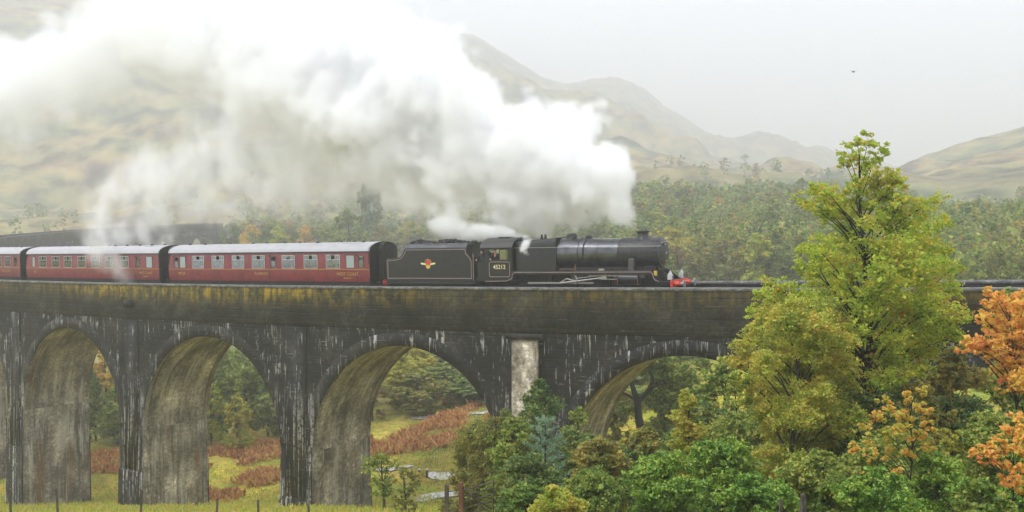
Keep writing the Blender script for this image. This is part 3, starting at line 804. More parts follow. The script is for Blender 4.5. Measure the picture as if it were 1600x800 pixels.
for sg in (-1, 1):
    MB().box((x0 + .1, sg * 1.0 - .02, .42), (x1 - .1, sg * 1.0 + .02, 1.0)).build('frame', M['under'], tn)
    for wx in (-2.15, 0, 2.15): MB().lathe([(.62, -.07), (.65, 0), (.62, .07), (.15, .09)], (wx, sg * .75, .65), 'Y', 28).build('wheel', M['under'], tn)
    MB().path([(x1 + .04, sg * 1.3, 1.2), (x1 + .04, sg * 1.3, 2.9)], .02).build('handrail', M['steel'], tn)
for sy in (-.87, .87):
    MB().tube((x0 - .04, sy, 1.03), (x0 - .42, sy, 1.03), .09, n=10).tube((x0 - .42, sy, 1.03), (x0 - .46, sy, 1.03), .22, n=16).build('buffer', M['red'], tn)
# coal heap: a mound of broken lumps
rng = np.random.default_rng(5); cb = MB()
for i in range(700):
    cx = rng.uniform(x0 + 1.5, x1 - .55); cyy = rng.normal(0, .5)
    if abs(cyy) > 1.0: continue
    top = 3.50 + .22 * math.cos(cyy * 1.3) + .07 * math.sin(cx * 2.3) - .07 * max(0, cx - 1.5) ; r = rng.uniform(.06, .13)
    q = rng.normal(size=(6, 3)); base = np.array([(1,0,0),(-1,0,0),(0,1,0),(0,-1,0),(0,0,1),(0,0,-1)]) * r * (1 + .3 * q[:, :1])
    A = np.array(Matrix.Rotation(rng.uniform(0, 6), 3, Vector(rng.normal(size=3)).normalized()))
    vs = base @ A.T + np.array([cx, cyy, top - rng.uniform(0, .12)])
    cb.add(vs.tolist(), [(0,2,4),(2,1,4),(1,3,4),(3,0,4),(2,0,5),(1,2,5),(3,1,5),(0,3,5)])
cb.box((x0 + 1.5, -1.15, 2.7), (x1 - .5, 1.15, 3.45))
o = cb.build('coal', M['coal'], tn); o['kind'] = 'stuff'
# crest: gold wheel, red lion above, pale wings
for sg in (-1,):
    ex, ez, y = lx(4.05), 2.28, -1.304
    cr_ = empty('crest', (ex, y, ez)); cr_.parent = tn
    MB().lathe([(.165, 0), (.165, .008), (.11, .010), (.02, .014)], (0, 0, -.14), 'Y', 20).build('wheel_emblem', M['yellow'], cr_).rotation_euler = (0, 0, math.pi)
    lion = [(-.16, -.02), (-.1, -.1), (-.02, -.04), (.06, -.12), (.13, -.08), (.12, .05), (.2, .1), (.17, .2), (.1, .17), (.06, .3), (0, .22), (-.04, .32), (-.12, .3), (-.15, .2), (-.1, .12), (-.2, .12), (-.12, .05)]
    MB().prism(lion, -.012, -.002, 'XZ').build('lion_emblem', M['ered'], cr_)
    for sx in (-1, 1):
        MB().prism([(sx*.16, -.07), (sx*.52, -.02), (sx*.56, .06), (sx*.5, .09), (sx*.16, .03)], -.010, -.002, 'XZ').build('scroll', M['cream'], cr_)
    MB().path([(.24 * math.cos(a), -.006, .05 + .26 * math.sin(a)) for a in np.linspace(-.5, math.pi + .5, 14)], .012, 5).build('crest_ring', M['yellow'], cr_)

# ---------------------------------------------------------------- locomotive
lc = place_vehicle('steam_locomotive', 8.33, 20.33); lc.scale.z = .965
tag(lc, 'black steam locomotive with cream cab number and red buffer beam, heading the train', 'steam locomotive')
def qx(s): return s - 14.0
cab0, cab1, fb1, bo1, sb1 = qx(8.15), qx(9.98), qx(12.75), qx(16.65), qx(19.02)
CZ = 2.80
# boiler barrel (tapered) with cladding bands
m_ = MB(); m_.lathe([(.965, fb1 - .1), (.955, fb1 + .6), (.90, fb1 + 1.9), (.855, bo1 - .02)], (0, 0, CZ), 'X', 48).build('boiler', M['bblack'], lc, smooth=True)
for x, r in ((fb1 + .02, .972), (fb1 + 1.35, .935), (fb1 + 2.6, .885), (bo1 - .06, .864)):
    MB().lathe([(r - .02, -.03), (r, -.025), (r, .025), (r - .02, .03)], (x, 0, CZ), 'X', 48).build('boiler_band', M['lblack'], lc, smooth=True)
# Belpaire firebox: flat top falling to the cab, square shoulders
def fbs(x, zt, hw):
    pr_ = [(-hw, 1.6), (-hw, zt - .42), (-hw + .03, zt - .16), (-hw + .12, zt - .05), (-hw + .3, zt), (hw - .3, zt), (hw - .12, zt - .05), (hw - .03, zt - .16), (hw, zt - .42), (hw, 1.6)]
    return [(x, y, z) for y, z in pr_]
a_ = fbs(cab1 - .1, 3.62, .98); b_ = fbs(fb1, 3.80, 1.0)
MB().add(a_ + b_, [(i, i+1, 11+i, 10+i) for i in range(9)] + [tuple(range(10)), tuple(range(10, 20))]).build('firebox', M['lblack'], lc, smooth=True)
for k, x in enumerate((qx(11.35), qx(11.6))):
    MB().lathe([(.09, 0), (.09, .12), (.06, .16), (.06, .24), (.085, .26), (.03, .3)], (x, 0, 3.70), 'Z', 12).build('safety_valve', M['black'], lc)
for k in range(4): MB().lathe([(.045, 0), (.045, .03), (.02, .05)], (cab1 + .5 + k * .55, -1.0, 3.15 + .02 * k), 'Y', 8).build('washout_plug', M['smoke'], lc)
# dome and top feed
MB().lathe([(.42, -.16), (.36, -.06), (.335, .0), (.33, .12), (.30, .20), (.20, .26), (.05, .275)], (qx(13.35), 0, CZ + .965 - .0), 'Z', 28).build('dome', M['lblack'], lc, smooth=True)
MB().lathe([(.25, -.1), (.22, 0), (.2, .13), (.1, .19), (.02, .2)], (qx(14.45), 0, CZ + .90), 'Z', 20).build('top_feed', M['smoke'], lc, smooth=True)
for sg in (-1, 1):
    MB().path([(qx(14.45), sg * (.94 + .0) * math.sin(a), CZ + .94 * math.cos(a)) for a in np.linspace(.15, 2.0, 10)], .035, 8).build('feed_pipe', M['smoke'], lc, smooth=True)
# smokebox, door, chimney
MB().lathe([(.86, bo1), (.90, bo1 + .02), (.90, sb1 - .04), (.87, sb1)], (0, 0, CZ), 'X', 48).build('smokebox', M['smoke'], lc, smooth=True)
sbd = MB().lathe([(.80, sb1 + .0), (.80, sb1 + .03), (.70, sb1 + .08), (.45, sb1 + .145), (.2, sb1 + .175), (.03, sb1 + .18)], (0, 0, CZ), 'X', 40).build('smokebox_door', M['smoke'], lc, smooth=True)
MB().lathe([(.805, -.02), (.835, -.0), (.835, .035), (.80, .05)], (sb1, 0, CZ), 'X', 40).build('door_ring', M['bblack'], sbd, smooth=True)
MB().box((sb1 + .1, -.04, CZ - .55), (sb1 + .19, .04, CZ - .45)).tube((sb1 + .18, 0, CZ), (sb1 + .27, 0, CZ), .05).tube((sb1 + .25, 0, CZ), (sb1 + .25, .18, CZ - .14), .02).tube((sb1 + .24, 0, CZ), (sb1 + .24, -.2, CZ - .1), .02).build('door_dart', M['steel'], sbd)
for z in (-.38, .38): MB().box((sb1 + .05, -.78, CZ + z - .035), (sb1 + .135, .05, CZ + z + .035)).build('hinge_strap', M['smoke'], sbd)
MB().box((sb1 + .14, -.25, CZ + .42), (sb1 + .165, .25, CZ + .54)).build('number_plate', M['black'], sbd)
text('plate_number', '45212', .12, M['white'], lc, (sb1 + .17, 0, CZ + .48), R(90))
MB().path([(sb1 + .12, -.62, CZ + .55), (sb1 + .16, -.4, CZ + .62), (sb1 + .16, .4, CZ + .62), (sb1 + .12, .62, CZ + .55)], .018).build('door_rail', M['steel'], sbd)
chx = qx(17.85)
MB().lathe([(.46, -.12), (.40, -.03), (.33, .06), (.315, .22), (.325, .30), (.375, .33), (.385, .38), (.36, .41), (.29, .412), (.27, .3)], (chx, 0, CZ + .89), 'Z', 32).build('chimney', M['smoke'], lc, smooth=True)
# handrails
for sg in (-1, 1):
    hr = MB().path([(cab1, sg * 1.02, CZ + .42), (fb1, sg * 1.03, CZ + .42), (sb1 + .05, sg * .93, CZ + .40), (sb1 + .16, sg * .70, CZ + .40)], .018).build('handrail', M['steel'], lc)
    for x in np.linspace(cab1 + .6, sb1 - .2, 7): MB().tube((x, sg * .8, CZ + .4), (x, sg * 1.01, CZ + .41), .02).build('handrail_knob', M['steel'], hr)
    # outside steam pipe
    MB().prism([(qx(17.25), 1.75), (qx(17.62), 1.75), (qx(17.66), 2.5), (qx(17.30), 2.5)], sg * .84, sg * 1.02, 'XZ').build('steam_pipe', mat('pipe_grey', (.06, .06, .06), .45), lc, bevel=.05)
# cab
for sg in (-1, 1):
    wx0, wx1, wz0, wz1 = cab0 + .30, cab0 + 1.58, 2.52, 3.16
    mdl = cab0 + .96
    # side sheet with a window opening; curved lower rear corner
    fs_ = MB()
    fs_.box((cab0, sg*1.30 - .015, 1.20), (cab1, sg*1.30 + .015, wz0)).box((cab0, sg*1.30 - .015, wz0), (wx0, sg*1.30 + .015, wz1)).box((wx1, sg*1.30 - .015, wz0), (cab1, sg*1.30 + .015, wz1)).box((cab0, sg*1.30 - .015, wz1), (cab1, sg*1.30 + .015, 3.28))
    cs = fs_.build('cab_side', M['lblack'], lc)
    MB().box((mdl, sg*1.29 - .01, wz0), (mdl + .05, sg*1.29 + .01, wz1)).box((mdl + .05, sg*1.29 - .008, wz1 - .03), (wx1, sg*1.29 + .008, wz1)).build('window_frame', M['black'], cs)
    MB().box((mdl + .05, sg*1.285 - .003, wz0), (wx1, sg*1.285 + .003, wz1 - .03)).build('window_pane', M['glass'], cs)
    # lining on the cab side and beneath it
    c0, c1, za, zb_ = cab0 + .28, cab1 - .16, 1.46, 2.38
    pts = []
    for cx, cz, a0 in ((c1 - .12, zb_ - .12, 0), (c0 + .12, zb_ - .12, 90), (c0 + .12, za + .12, 180), (c1 - .12, za + .12, 270)):
        for k in range(4): t_ = R(a0 + k * 30); pts.append((cx + .12 * math.cos(t_), sg * 1.319, cz + .12 * math.sin(t_)))
    MB().path(pts + pts[:1], .02, 5).build('cab_lining', M['line'], cs)
text('cab_number', '45212', .37, M['cream'], lc, ((cab0 + cab1) / 2 + .06, -1.322, 2.06), xs=.92)
MB().box((cab1 - .05, -1.28, 1.3), (cab1, 1.28, 3.2)).build('cab_front', M['lblack'], lc)
rp = [(-1.42, 3.26), (-1.36, 3.44), (-1.1, 3.64), (-.6, 3.80), (0, 3.86), (.6, 3.80), (1.1, 3.64), (1.36, 3.44), (1.42, 3.26)]
vs = [(x, y, z) for x in (cab0 - .28, cab1 + .10) for y, z in rp] + [(x, y * .97, z - .05) for x in (cab0 - .28, cab1 + .10) for y, z in rp]
MB().add(vs, [(i, i+1, 10+i, 9+i) for i in range(8)] + [(18+i, 27+i, 28+i, 19+i) for i in range(8)] + [(i, 18+i, 19+i, i+1) for i in range(8)] + [(9+i, 10+i, 28+i, 27+i) for i in range(8)] + [(0, 9, 27, 18), (8, 26, 35, 17)]).build('cab_roof', mat('roof_black', (.035, .036, .034), .55, noise=.3), lc, smooth=True)
MB().box((cab0 + .5, -.5, 3.80), (cab0 + 1.2, .5, 3.90)).build('roof_ventilator', M['smoke'], lc)
MB().box((cab0, -1.25, 1.2), (cab1, 1.25, 1.35)).build('cab_floor', M['under'], lc)
# running plate, valance with the pale line, curve down at the front
px0, px1 = cab1, qx(18.75); PZ = 1.75
for sg in (-1, 1):
    MB().box((px0, sg * 1.30 - .45 * (sg > 0), PZ), (px1, sg * 1.30 + .45 * (sg < 0), PZ + .05)).build('running_plate', M['under'], lc)
    MB().box((px0, sg * 1.305 - .012, PZ - .16), (px1, sg * 1.305 + .012, PZ + .045)).build('valance', M['lblack'], lc)
    ln = [(px1 + .05, PZ - .02), (px0 + .18, PZ - .02), (px0 + .03, PZ - .14), (px0 - .02, PZ - .4), (px0 - .18, 1.30), (px0 - .4, 1.20), (cab0, 1.18)]
    MB().path([(x, sg * 1.325, z) for x, z in ln], .022, 5).build('valance_lining', M['line'], lc)
    dr = [(px1, PZ), (px1 + .10, PZ - .12), (px1 + .16, PZ - .35), (px1 + .28, PZ - .5), (px1 + .5, PZ - .56), (qx(19.75), PZ - .58)]
    m_ = MB()
    for (xa, za), (xb, zb_) in zip(dr[:-1], dr[1:]): m_.add([(xa, sg*1.30, za), (xb, sg*1.30, zb_), (xb, sg*.75, zb_), (xa, sg*.75, za), (xa, sg*1.30, za-.05), (xb, sg*1.30, zb_-.05), (xb, sg*.75, zb_-.05), (xa, sg*.75, za-.05)], [(0,1,2,3),(4,7,6,5),(0,4,5,1),(1,5,6,2),(2,6,7,3),(3,7,4,0)])
    m_.build('front_plate', M['lblack'], lc)
    MB().path([(x, sg * 1.315, z) for x, z in dr[:-1]], .02, 5).build('front_lining', M['line'], lc)
    # frames sloping down from the smokebox to the beam
    MB().prism([(sb1 - .4, 1.75), (sb1 + .15, 1.78), (qx(19.75), 1.28), (qx(19.75), .9), (sb1 - .4, .9)], sg * .55 - .02, sg * .55 + .02, 'XZ').build('main_frame', M['lblack'], lc)
    MB().box((cab0, sg * .62 - .02, .75), (sb1 - .4, sg * .62 + .02, 1.55)).build('main_frame', M['under'], lc)
    # driving wheels
    for wx in (qx(10.9), qx(13.05), qx(15.15)):
        r_ = .91; wh = empty('driving_wheel', (wx, sg * .76, r_)); wh.parent = lc
        MB().lathe([(r_ - .10, -.07), (r_, -.07), (r_, .07), (r_ - .10, .07)], (0, 0, 0), 'Y', 40).build('tyre', M['under'], wh) if False else None
        t_ = MB(); n = 40
        for k in range(n):
            a0, a1 = 2*math.pi*k/n, 2*math.pi*(k+1)/n
            P = [(math.cos(a)*q, y, math.sin(a)*q) for a in (a0, a1) for q, y in ((r_-.1, -.07), (r_, -.07), (r_, .07), (r_-.1, .07))]
            t_.add(P, [(0,1,5,4),(1,2,6,5),(2,3,7,6),(3,0,4,7)])
        t_.build('tyre', M['under'], wh)
        sp = MB().tube((0, -.1, 0), (0, .1, 0), .16, n=16)
        for k in range(16):
            a = 2*math.pi*k/16; sp.tube((math.cos(a)*.14, 0, math.sin(a)*.14), (math.cos(a)*(r_-.09), 0, math.sin(a)*(r_-.09)), .035, .03, 6)
        sp.build('spokes', M['under'], wh)
    for wx in (qx(16.55), qx(18.75)):
        MB().lathe([(.44, -.06), (.48, -.06), (.48, .06), (.44, .06), (.1, .09)], (wx, sg * .76, .48), 'Y', 28).build('bogie_wheel', M['under'], lc)
    # rods: coupling rod, connecting rod, crosshead on slide bars, radius link
    y = sg * 1.06
    MB().box((qx(10.9), y - .03, 1.02), (qx(15.15), y + .03, 1.13)).build('coupling_rod', M['steel'], lc)
    y2 = sg * 1.18
    cr2 = MB(); cr2.tube((qx(13.05), y2, 1.06), (qx(15.9), y2, 1.40), .065, .055, 8); cr2.build('connecting_rod', M['steel'], lc)
    sbm = MB().box((qx(14.9), y2 - .05, 1.48), (qx(16.7), y2 + .05, 1.53)).box((qx(15.6), y2 - .05, 1.28), (qx(16.7), y2 + .05, 1.33)).box((qx(15.75), y2 - .08, 1.3), (qx(16.05), y2 + .08, 1.5)); sbm.build('slide_bar', M['steel'], lc)
    MB().tube((qx(13.05), y2 - .03 * sg, 1.08), (qx(13.5), y2 - .03*sg, 1.34), .045).tube((qx(13.5), y2, 1.34), (qx(14.1), y2, 1.18), .045).build('return_crank', M['steel'], lc)
    MB().path([(qx(14.05), y2, 1.02), (qx(14.15), y2, 1.30), (qx(14.02), y2, 1.58)], .06, 6).tube((qx(14.1), y2, 1.35), (qx(16.3), y2, 1.58), .035).build('radius_link', M['steel'], lc)
    MB().prism([(qx(13.6), 1.62), (qx(14.5), 1.62), (qx(14.3), 1.15), (qx(14.15), 1.0), (qx(13.95), 1.0)], sg * .98, sg * 1.02, 'XZ').build('motion_bracket', mat('dusty_steel', (.07, .065, .06), .6), lc)
    # reversing gear rod above the plate, sandboxes
    MB().box((qx(13.0), sg*1.1 - .02, 1.88), (qx(14.1), sg*1.1 + .02, 1.93)).box((qx(14.0), sg*1.1 - .03, 1.6), (qx(14.08), sg*1.1 + .03, 2.15)).build('reversing_rod', mat('rust_brown', (.12, .07, .05), .7), lc)
    for x in (15.55,): MB().box((qx(x), sg*1.15 - .1, PZ + .05), (qx(x + .35), sg*1.15 + .1, PZ + .17)).build('sandbox_lid', M['steel'], lc, bevel=.02)
    # cylinder, slightly inclined
    cyl = MB().tube((qx(16.75), sg * 1.10, 1.33), (qx(18.05), sg * 1.10, 1.30), .34, n=28); cyl.build('cylinder', M['lblack'], lc, smooth=True)
    MB().tube((qx(16.45), sg * 1.10, 1.50), (qx(18.35), sg * 1.10, 1.48), .13, n=16).build('valve_chest', mat('chest_grey', (.16, .16, .15), .45), lc, smooth=True)
    for x in (16.78, 18.0): MB().box((qx(x), sg * 1.44 - .02, .98), (qx(x) + .05, sg * 1.44 + .02, 1.55)).build('cylinder_band', mat('dull_red', (.12, .03, .025), .6), lc)
    # buffers, lamps
    b_ = MB().tube((qx(19.98), sg * .87, 1.03), (qx(20.3), sg * .87, 1.03), .13, n=14); bo = b_.build('buffer', M['red'], lc, smooth=True)
    MB().tube((qx(20.3), sg * .87, 1.03), (qx(20.52), sg * .87, 1.03), .06, n=10).lathe([(.2, 0), (.225, .01), (.225, .035), (.18, .05)], (qx(20.52), sg * .87, 1.03), 'X', 20).build('buffer_head', M['steel'], bo)
    lm = empty('headlamp', (qx(19.75), sg * .87, 1.26)); lm.parent = lc
    MB().box((-.13, -.13, 0), (.13, .13, .30)).lathe([(.13, .30), (.09, .40), (.06, .42), (.06, .50), (.02, .52)], (0, 0, 0), 'Z', 12).build('lamp_body', M['white'], lm, bevel=.02)
    MB().lathe([(.09, 0), (.09, .03), (.06, .04)], (.13, 0, .17), 'X', 14).build('lens', M['glass'], lm)
    MB().path([(0, -.1, .40), (0, 0, .58), (0, .1, .40)], .012).build('handle', M['black'], lm)
for y in (-.0,): pass
MB().box((qx(19.88), -1.28, .86), (qx(19.98), 1.28, 1.22)).build('buffer_beam', M['red'], lc)
MB().tube((qx(19.98), 0, 1.0), (qx(20.2), 0, 1.0), .05).path([(qx(20.2), 0, 1.0), (qx(20.3), 0, .85), (qx(20.25), 0, .7)], .03).build('coupling_hook', M['steel'], lc)
MB().box((qx(19.0), -.62, 1.20), (qx(19.88), .62, 1.24)).build('front_deck', M['lblack'], lc)
MB().prism([(sb1 - .9, 1.62), (sb1 - .1, 1.62), (sb1 - .1, 2.1), (sb1 - .9, 2.1)], -.5, .5, 'XZ').build('saddle', M['lblack'], lc)
MB().box((cab1, -.6, 1.0), (sb1 - .2, .6, 2.0)).build('frame_stay', M['under'], lc)
MB().box((qx(18.85), -1.05, 1.5), (qx(19.0), -.93, 1.78)).build('oil_box', M['yellow'], lc)
MB().box((cab0 - .05, -1.35, .55), (cab0 + .35, -1.28, .6)).box((cab0, -1.33, .6), (cab0 + .03, -1.29, 1.2)).box((cab0 + .3, -1.33, .6), (cab0 + .33, -1.29, 1.2)).build('cab_step', M['under'], lc)

# ---------------------------------------------------------------- crew
M['skin'] = mat('skin', (.55, .26, .16), .55); M['overall'] = mat('overall_cloth', (.018, .02, .03), .9); M['hair'] = mat('grey_hair', (.1, .08, .06), .8)
def skin_body(name, joints, edges, radii, parent, mt, sub=1):
    me = bpy.data.meshes.new(name); me.from_pydata(joints, edges, []); me.materials.append(mt)
    o = bpy.data.objects.new(name, me); C.objects.link(o); o.parent = parent
    m = o.modifiers.new('skin', 'SKIN'); me.skin_vertices.new() if not me.skin_vertices else None
    for v, r in zip(me.skin_vertices[0].data, radii): v.radius = (r, r)
    me.skin_vertices[0].data[0].use_root = True
    m2 = o.modifiers.new('sub', 'SUBSURF'); m2.levels = m2.render_levels = sub
    dg = bpy.context.evaluated_depsgraph_get(); nm = bpy.data.meshes.new_from_object(o.evaluated_get(dg))
    o.modifiers.clear(); o.data = nm; nm.name = name
    nm.shade_smooth(); return o
def crew(loc, rz, label, lean):
    t = empty('person', loc, (0, 0, rz)); tag(t, label, 'person')
    # the whole body is one skin; boots at z=0, looking along +x, the -y hand rests on a ledge
    J = [(0, 0, .95), (.03, 0, 1.15), (.05 + lean * .1, -.06, 1.42), (.07 + lean * .14, -.08, 1.52), (.10 + lean * .16, -.09, 1.60), (.10 + lean * .18, -.09, 1.72),
         (.04, -.24, 1.44), (.0, -.36, 1.20), (.22, -.42, 1.14), (.30, -.43, 1.13),
         (.04, .14, 1.42), (.05, .22, 1.15), (.25, .18, 1.0), (.33, .17, 1.0),
         (0, -.1, .9), (.02, -.11, .5), (0, -.11, .08), (.14, -.11, .05), (0, .1, .9), (.02, .11, .5), (0, .11, .08), (.14, .11, .05)]
    E_ = [(0,1),(1,2),(2,3),(3,4),(4,5),(2,6),(6,7),(7,8),(8,9),(2,10),(10,11),(11,12),(12,13),(0,14),(14,15),(15,16),(16,17),(0,18),(18,19),(19,20),(20,21)]
    Rr = [.16,.15,.16,.06,.09,.085,.075,.055,.04,.035,.075,.055,.04,.035,.09,.065,.05,.045,.09,.065,.05,.045]
    skin_body('body', J, E_, Rr, t, M['skin'], 2)
    # clothing: jacket and trousers just outside the skin
    ji = [0,1,2,3,6,7,8,10,11,12]; mp_ = {k: i for i, k in enumerate(ji)}
    skin_body('jacket', [J[k] for k in ji], [(mp_[a], mp_[b]) for a, b in E_ if a in mp_ and b in mp_], [Rr[k] * (1.28 if k != 3 else 1.05) for k in ji], t, M['overall'], 2)
    ji = [0,14,15,16,18,19,20]; mp_ = {k: i for i, k in enumerate(ji)}
    skin_body('trousers', [J[k] for k in ji], [(mp_[a], mp_[b]) for a, b in E_ if a in mp_ and b in mp_], [Rr[k] * 1.2 for k in ji], t, M['overall'], 2)
    h = J[5]
    MB().lathe([(.10, -.03), (.105, .02), (.09, .08), (.05, .115), (.01, .12)], (h[0] - .01, h[1], h[2] + .0), 'Z', 14).build('cap', M['overall'], t, smooth=True)
    for sy in (-1, 1): MB().lathe([(.012, 0), (.010, .01)], (h[0] + .085, h[1] + sy * .033, h[2] - .03), 'X', 8).build('eye', M['black'], t)
    MB().lathe([(.018, 0), (.006, .03)], (h[0] + .08, h[1], h[2] - .06), 'X', 8).build('nose', M['skin'], t)
    # hand fingers on the ledge
    hb_ = J[9]
    fg = MB()
    for k, ln_ in enumerate((.055, .065, .06, .048)):
        yy_ = hb_[1] - .028 + k * .019
        fg.tube((hb_[0] + .02, yy_, hb_[2]), (hb_[0] + .02 + ln_ * .6, yy_, hb_[2] - .005), .009, .008, 6).tube((hb_[0] + .02 + ln_ * .6, yy_, hb_[2] - .005), (hb_[0] + .02 + ln_, yy_, hb_[2] - .03), .008, .007, 6)
    fg.tube((hb_[0], hb_[1] + .03, hb_[2]), (hb_[0] + .04, hb_[1] + .06, hb_[2] - .01), .011, .009, 6)
    fg.build('fingers', M['skin'], t)
    return t
def world(o, p): return o.matrix_basis @ Vector(p)
crew(world(lc, (cab0 + .50, -.98, 1.36)), heading(9) + R(-40), 'driver in dark overalls leaning at the open cab window of the black locomotive', .6)
crew(world(lc, (cab0 - .42, -.85, 1.32)), heading(9) + R(-60), 'fireman in dark clothes between the cab and the tender, forearm showing', .2)
for sg in (-1, 1): MB().box((cab0 - .58, sg * 1.22 - .015, 1.32), (cab0 - .04, sg * 1.22 + .015, 2.42)).build('cab_door', M['lblack'], lc)
MB().box((cab0 - .75, -1.2, 1.2), (cab0, 1.2, 1.32)).build('fall_plate', M['under'], lc)
# ---------------------------------------------------------------- vegetation
bark = mat('bark', (.045, .038, .03), .9, noise=.5, nscale=6, bump=.8)
bark_dark = mat('dark_bark', (.018, .016, .014), .9, noise=.4, nscale=6, bump=.6)
bark_pale = mat('pale_bark', (.30, .28, .25), .8, noise=.5, nscale=5)
LM = {
 'oak': leaf_mat('oak_leaves', [(.0, (.18, .30, .03)), (.30, (.36, .50, .05)), (.58, (.54, .62, .07)), (.80, (.68, .64, .09)), (.95, (.64, .46, .07)), (1., (.55, .25, .06))], .52),
 'oak_top': leaf_mat('yellowing_leaves', [(.0, (.28, .44, .05)), (.5, (.42, .54, .07)), (.8, (.60, .60, .08)), (1., (.66, .46, .07))], .45),
 'ochre': leaf_mat('ochre_leaves', [(.0, (.20, .30, .04)), (.34, (.36, .47, .07)), (.62, (.58, .58, .09)), (.84, (.72, .60, .11)), (1., (.60, .38, .08))], .46),
 'orange': leaf_mat('orange_leaves', [(.0, (.56, .52, .08)), (.3, (.84, .60, .11)), (.70, (.90, .50, .10)), (.93, (.88, .36, .12)), (1., (.76, .20, .11))], .45),
 'amber': leaf_mat('amber_leaves', [(.0, (.26, .36, .05)), (.35, (.52, .52, .08)), (.65, (.78, .54, .10)), (1., (.80, .36, .08))], .45),
 'laurel': leaf_mat('glossy_green_leaves', [(.0, (.05, .14, .02)), (.35, (.13, .27, .03)), (.65, (.23, .39, .05)), (1., (.42, .50, .08))], .32, .4),
 'green': leaf_mat('mid_green_leaves', [(.0, (.08, .16, .03)), (.4, (.18, .29, .05)), (.7, (.32, .40, .075)), (1., (.50, .46, .10))], .40),
 'dark': leaf_mat('dark_green_leaves', [(.0, (.04, .10, .03)), (.45, (.11, .20, .05)), (.75, (.20, .29, .07)), (1., (.36, .34, .09))], .36),
 'olive': leaf_mat('olive_leaves', [(.0, (.10, .15, .035)), (.4, (.20, .24, .055)), (.7, (.34, .32, .07)), (1., (.48, .34, .08))], .40),
 'brown': leaf_mat('browning_leaves', [(.0, (.13, .14, .05)), (.4, (.24, .20, .07)), (.7, (.38, .27, .09)), (1., (.42, .20, .08))], .38),
 'pine': leaf_mat('blue_green_needles', [(.0, (.08, .17, .10)), (.4, (.16, .28, .17)), (.7, (.27, .40, .25)), (1., (.40, .50, .34))], .2),
 'yellow': leaf_mat('lemon_leaves', [(.0, (.26, .32, .05)), (.4, (.42, .44, .06)), (.7, (.56, .52, .08)), (1., (.66, .46, .08))], .45),
 'bracken': leaf_mat('rusty_fronds', [(.0, (.22, .09, .035)), (.35, (.46, .18, .075)), (.65, (.62, .29, .11)), (1., (.62, .46, .13))], .3),
 'pale': leaf_mat('pale_green_leaves', [(.0, (.14, .22, .05)), (.5, (.26, .34, .08)), (1., (.42, .44, .12))], .4),
 'grass': leaf_mat('tawny_grass', [(.0, (.20, .34, .05)), (.4, (.36, .45, .07)), (.65, (.56, .50, .10)), (1., (.58, .40, .11))], .4),
}
def leaf_quads(P, size, rng, aspect=1.5, up=.35, var=.35):
    n = len(P)
    nrm = rng.normal(size=(n, 3)); nrm[:, 2] = np.abs(nrm[:, 2]) + up
    nrm /= np.linalg.norm(nrm, axis=1)[:, None]
    t = rng.normal(size=(n, 3)); u = np.cross(nrm, t); u /= np.linalg.norm(u, axis=1)[:, None]; v = np.cross(nrm, u)
    s = size * np.exp(rng.normal(0, var, n)); a = (s * aspect / 2)[:, None]; b = (s / 2)[:, None]
    V = np.stack([P - u * a, P + v * b - u * a * .1 + nrm * b * .25, P + u * a, P - v * b - u * a * .1 + nrm * b * .25], 1).reshape(-1, 3)
    return V, np.arange(n * 4).reshape(-1, 4)
def limb(mb, pts, r0, r1, n=6):
    k = len(pts) - 1
    for i in range(k):
        mb.tube(pts[i], pts[i+1], r0 + (r1 - r0) * i / k, r0 + (r1 - r0) * (i + 1) / k, n, cap=False)
def bent(a, b, rng, sag=.12, k=4):
    a = Vector(a); b = Vector(b); L_ = (b - a).length; out = []
    off = Vector(rng.normal(size=3)) * L_ * sag * .5
    for i in range(k + 1):
        t = i / k; out.append(a.lerp(b, t) + off * math.sin(math.pi * t) + Vector((0, 0, L_ * sag * math.sin(math.pi * t))))
    return out
def crown_pts(lobes, per, rng, gap=.55, cover=None, size=.1):
    """lobes: (x, y, z, r): leafy sprays within each lobe; each spray is a small flattened cluster"""
    out = []
    for x, y, z, r in lobes:
        tot = per * r * r / .64 if cover is None else cover * (r / size) ** 2
        ns = max(4, min(60, int(tot / 22)))
        d = rng.normal(size=(ns, 3)); d /= np.linalg.norm(d, axis=1)[:, None]
        q = d * (r * rng.uniform(.10, 1.6, ns) ** .62)[:, None] * np.array([1, 1, .85]) + (x, y, z)
        m = max(3, int(tot / ns))
        c = np.repeat(q, m, axis=0) + rng.normal(size=(ns * m, 3)) * np.array([.26, .26, .15]) * r * gap * 1.3
        out.append(c)
    return np.concatenate(out)
COV = 26.
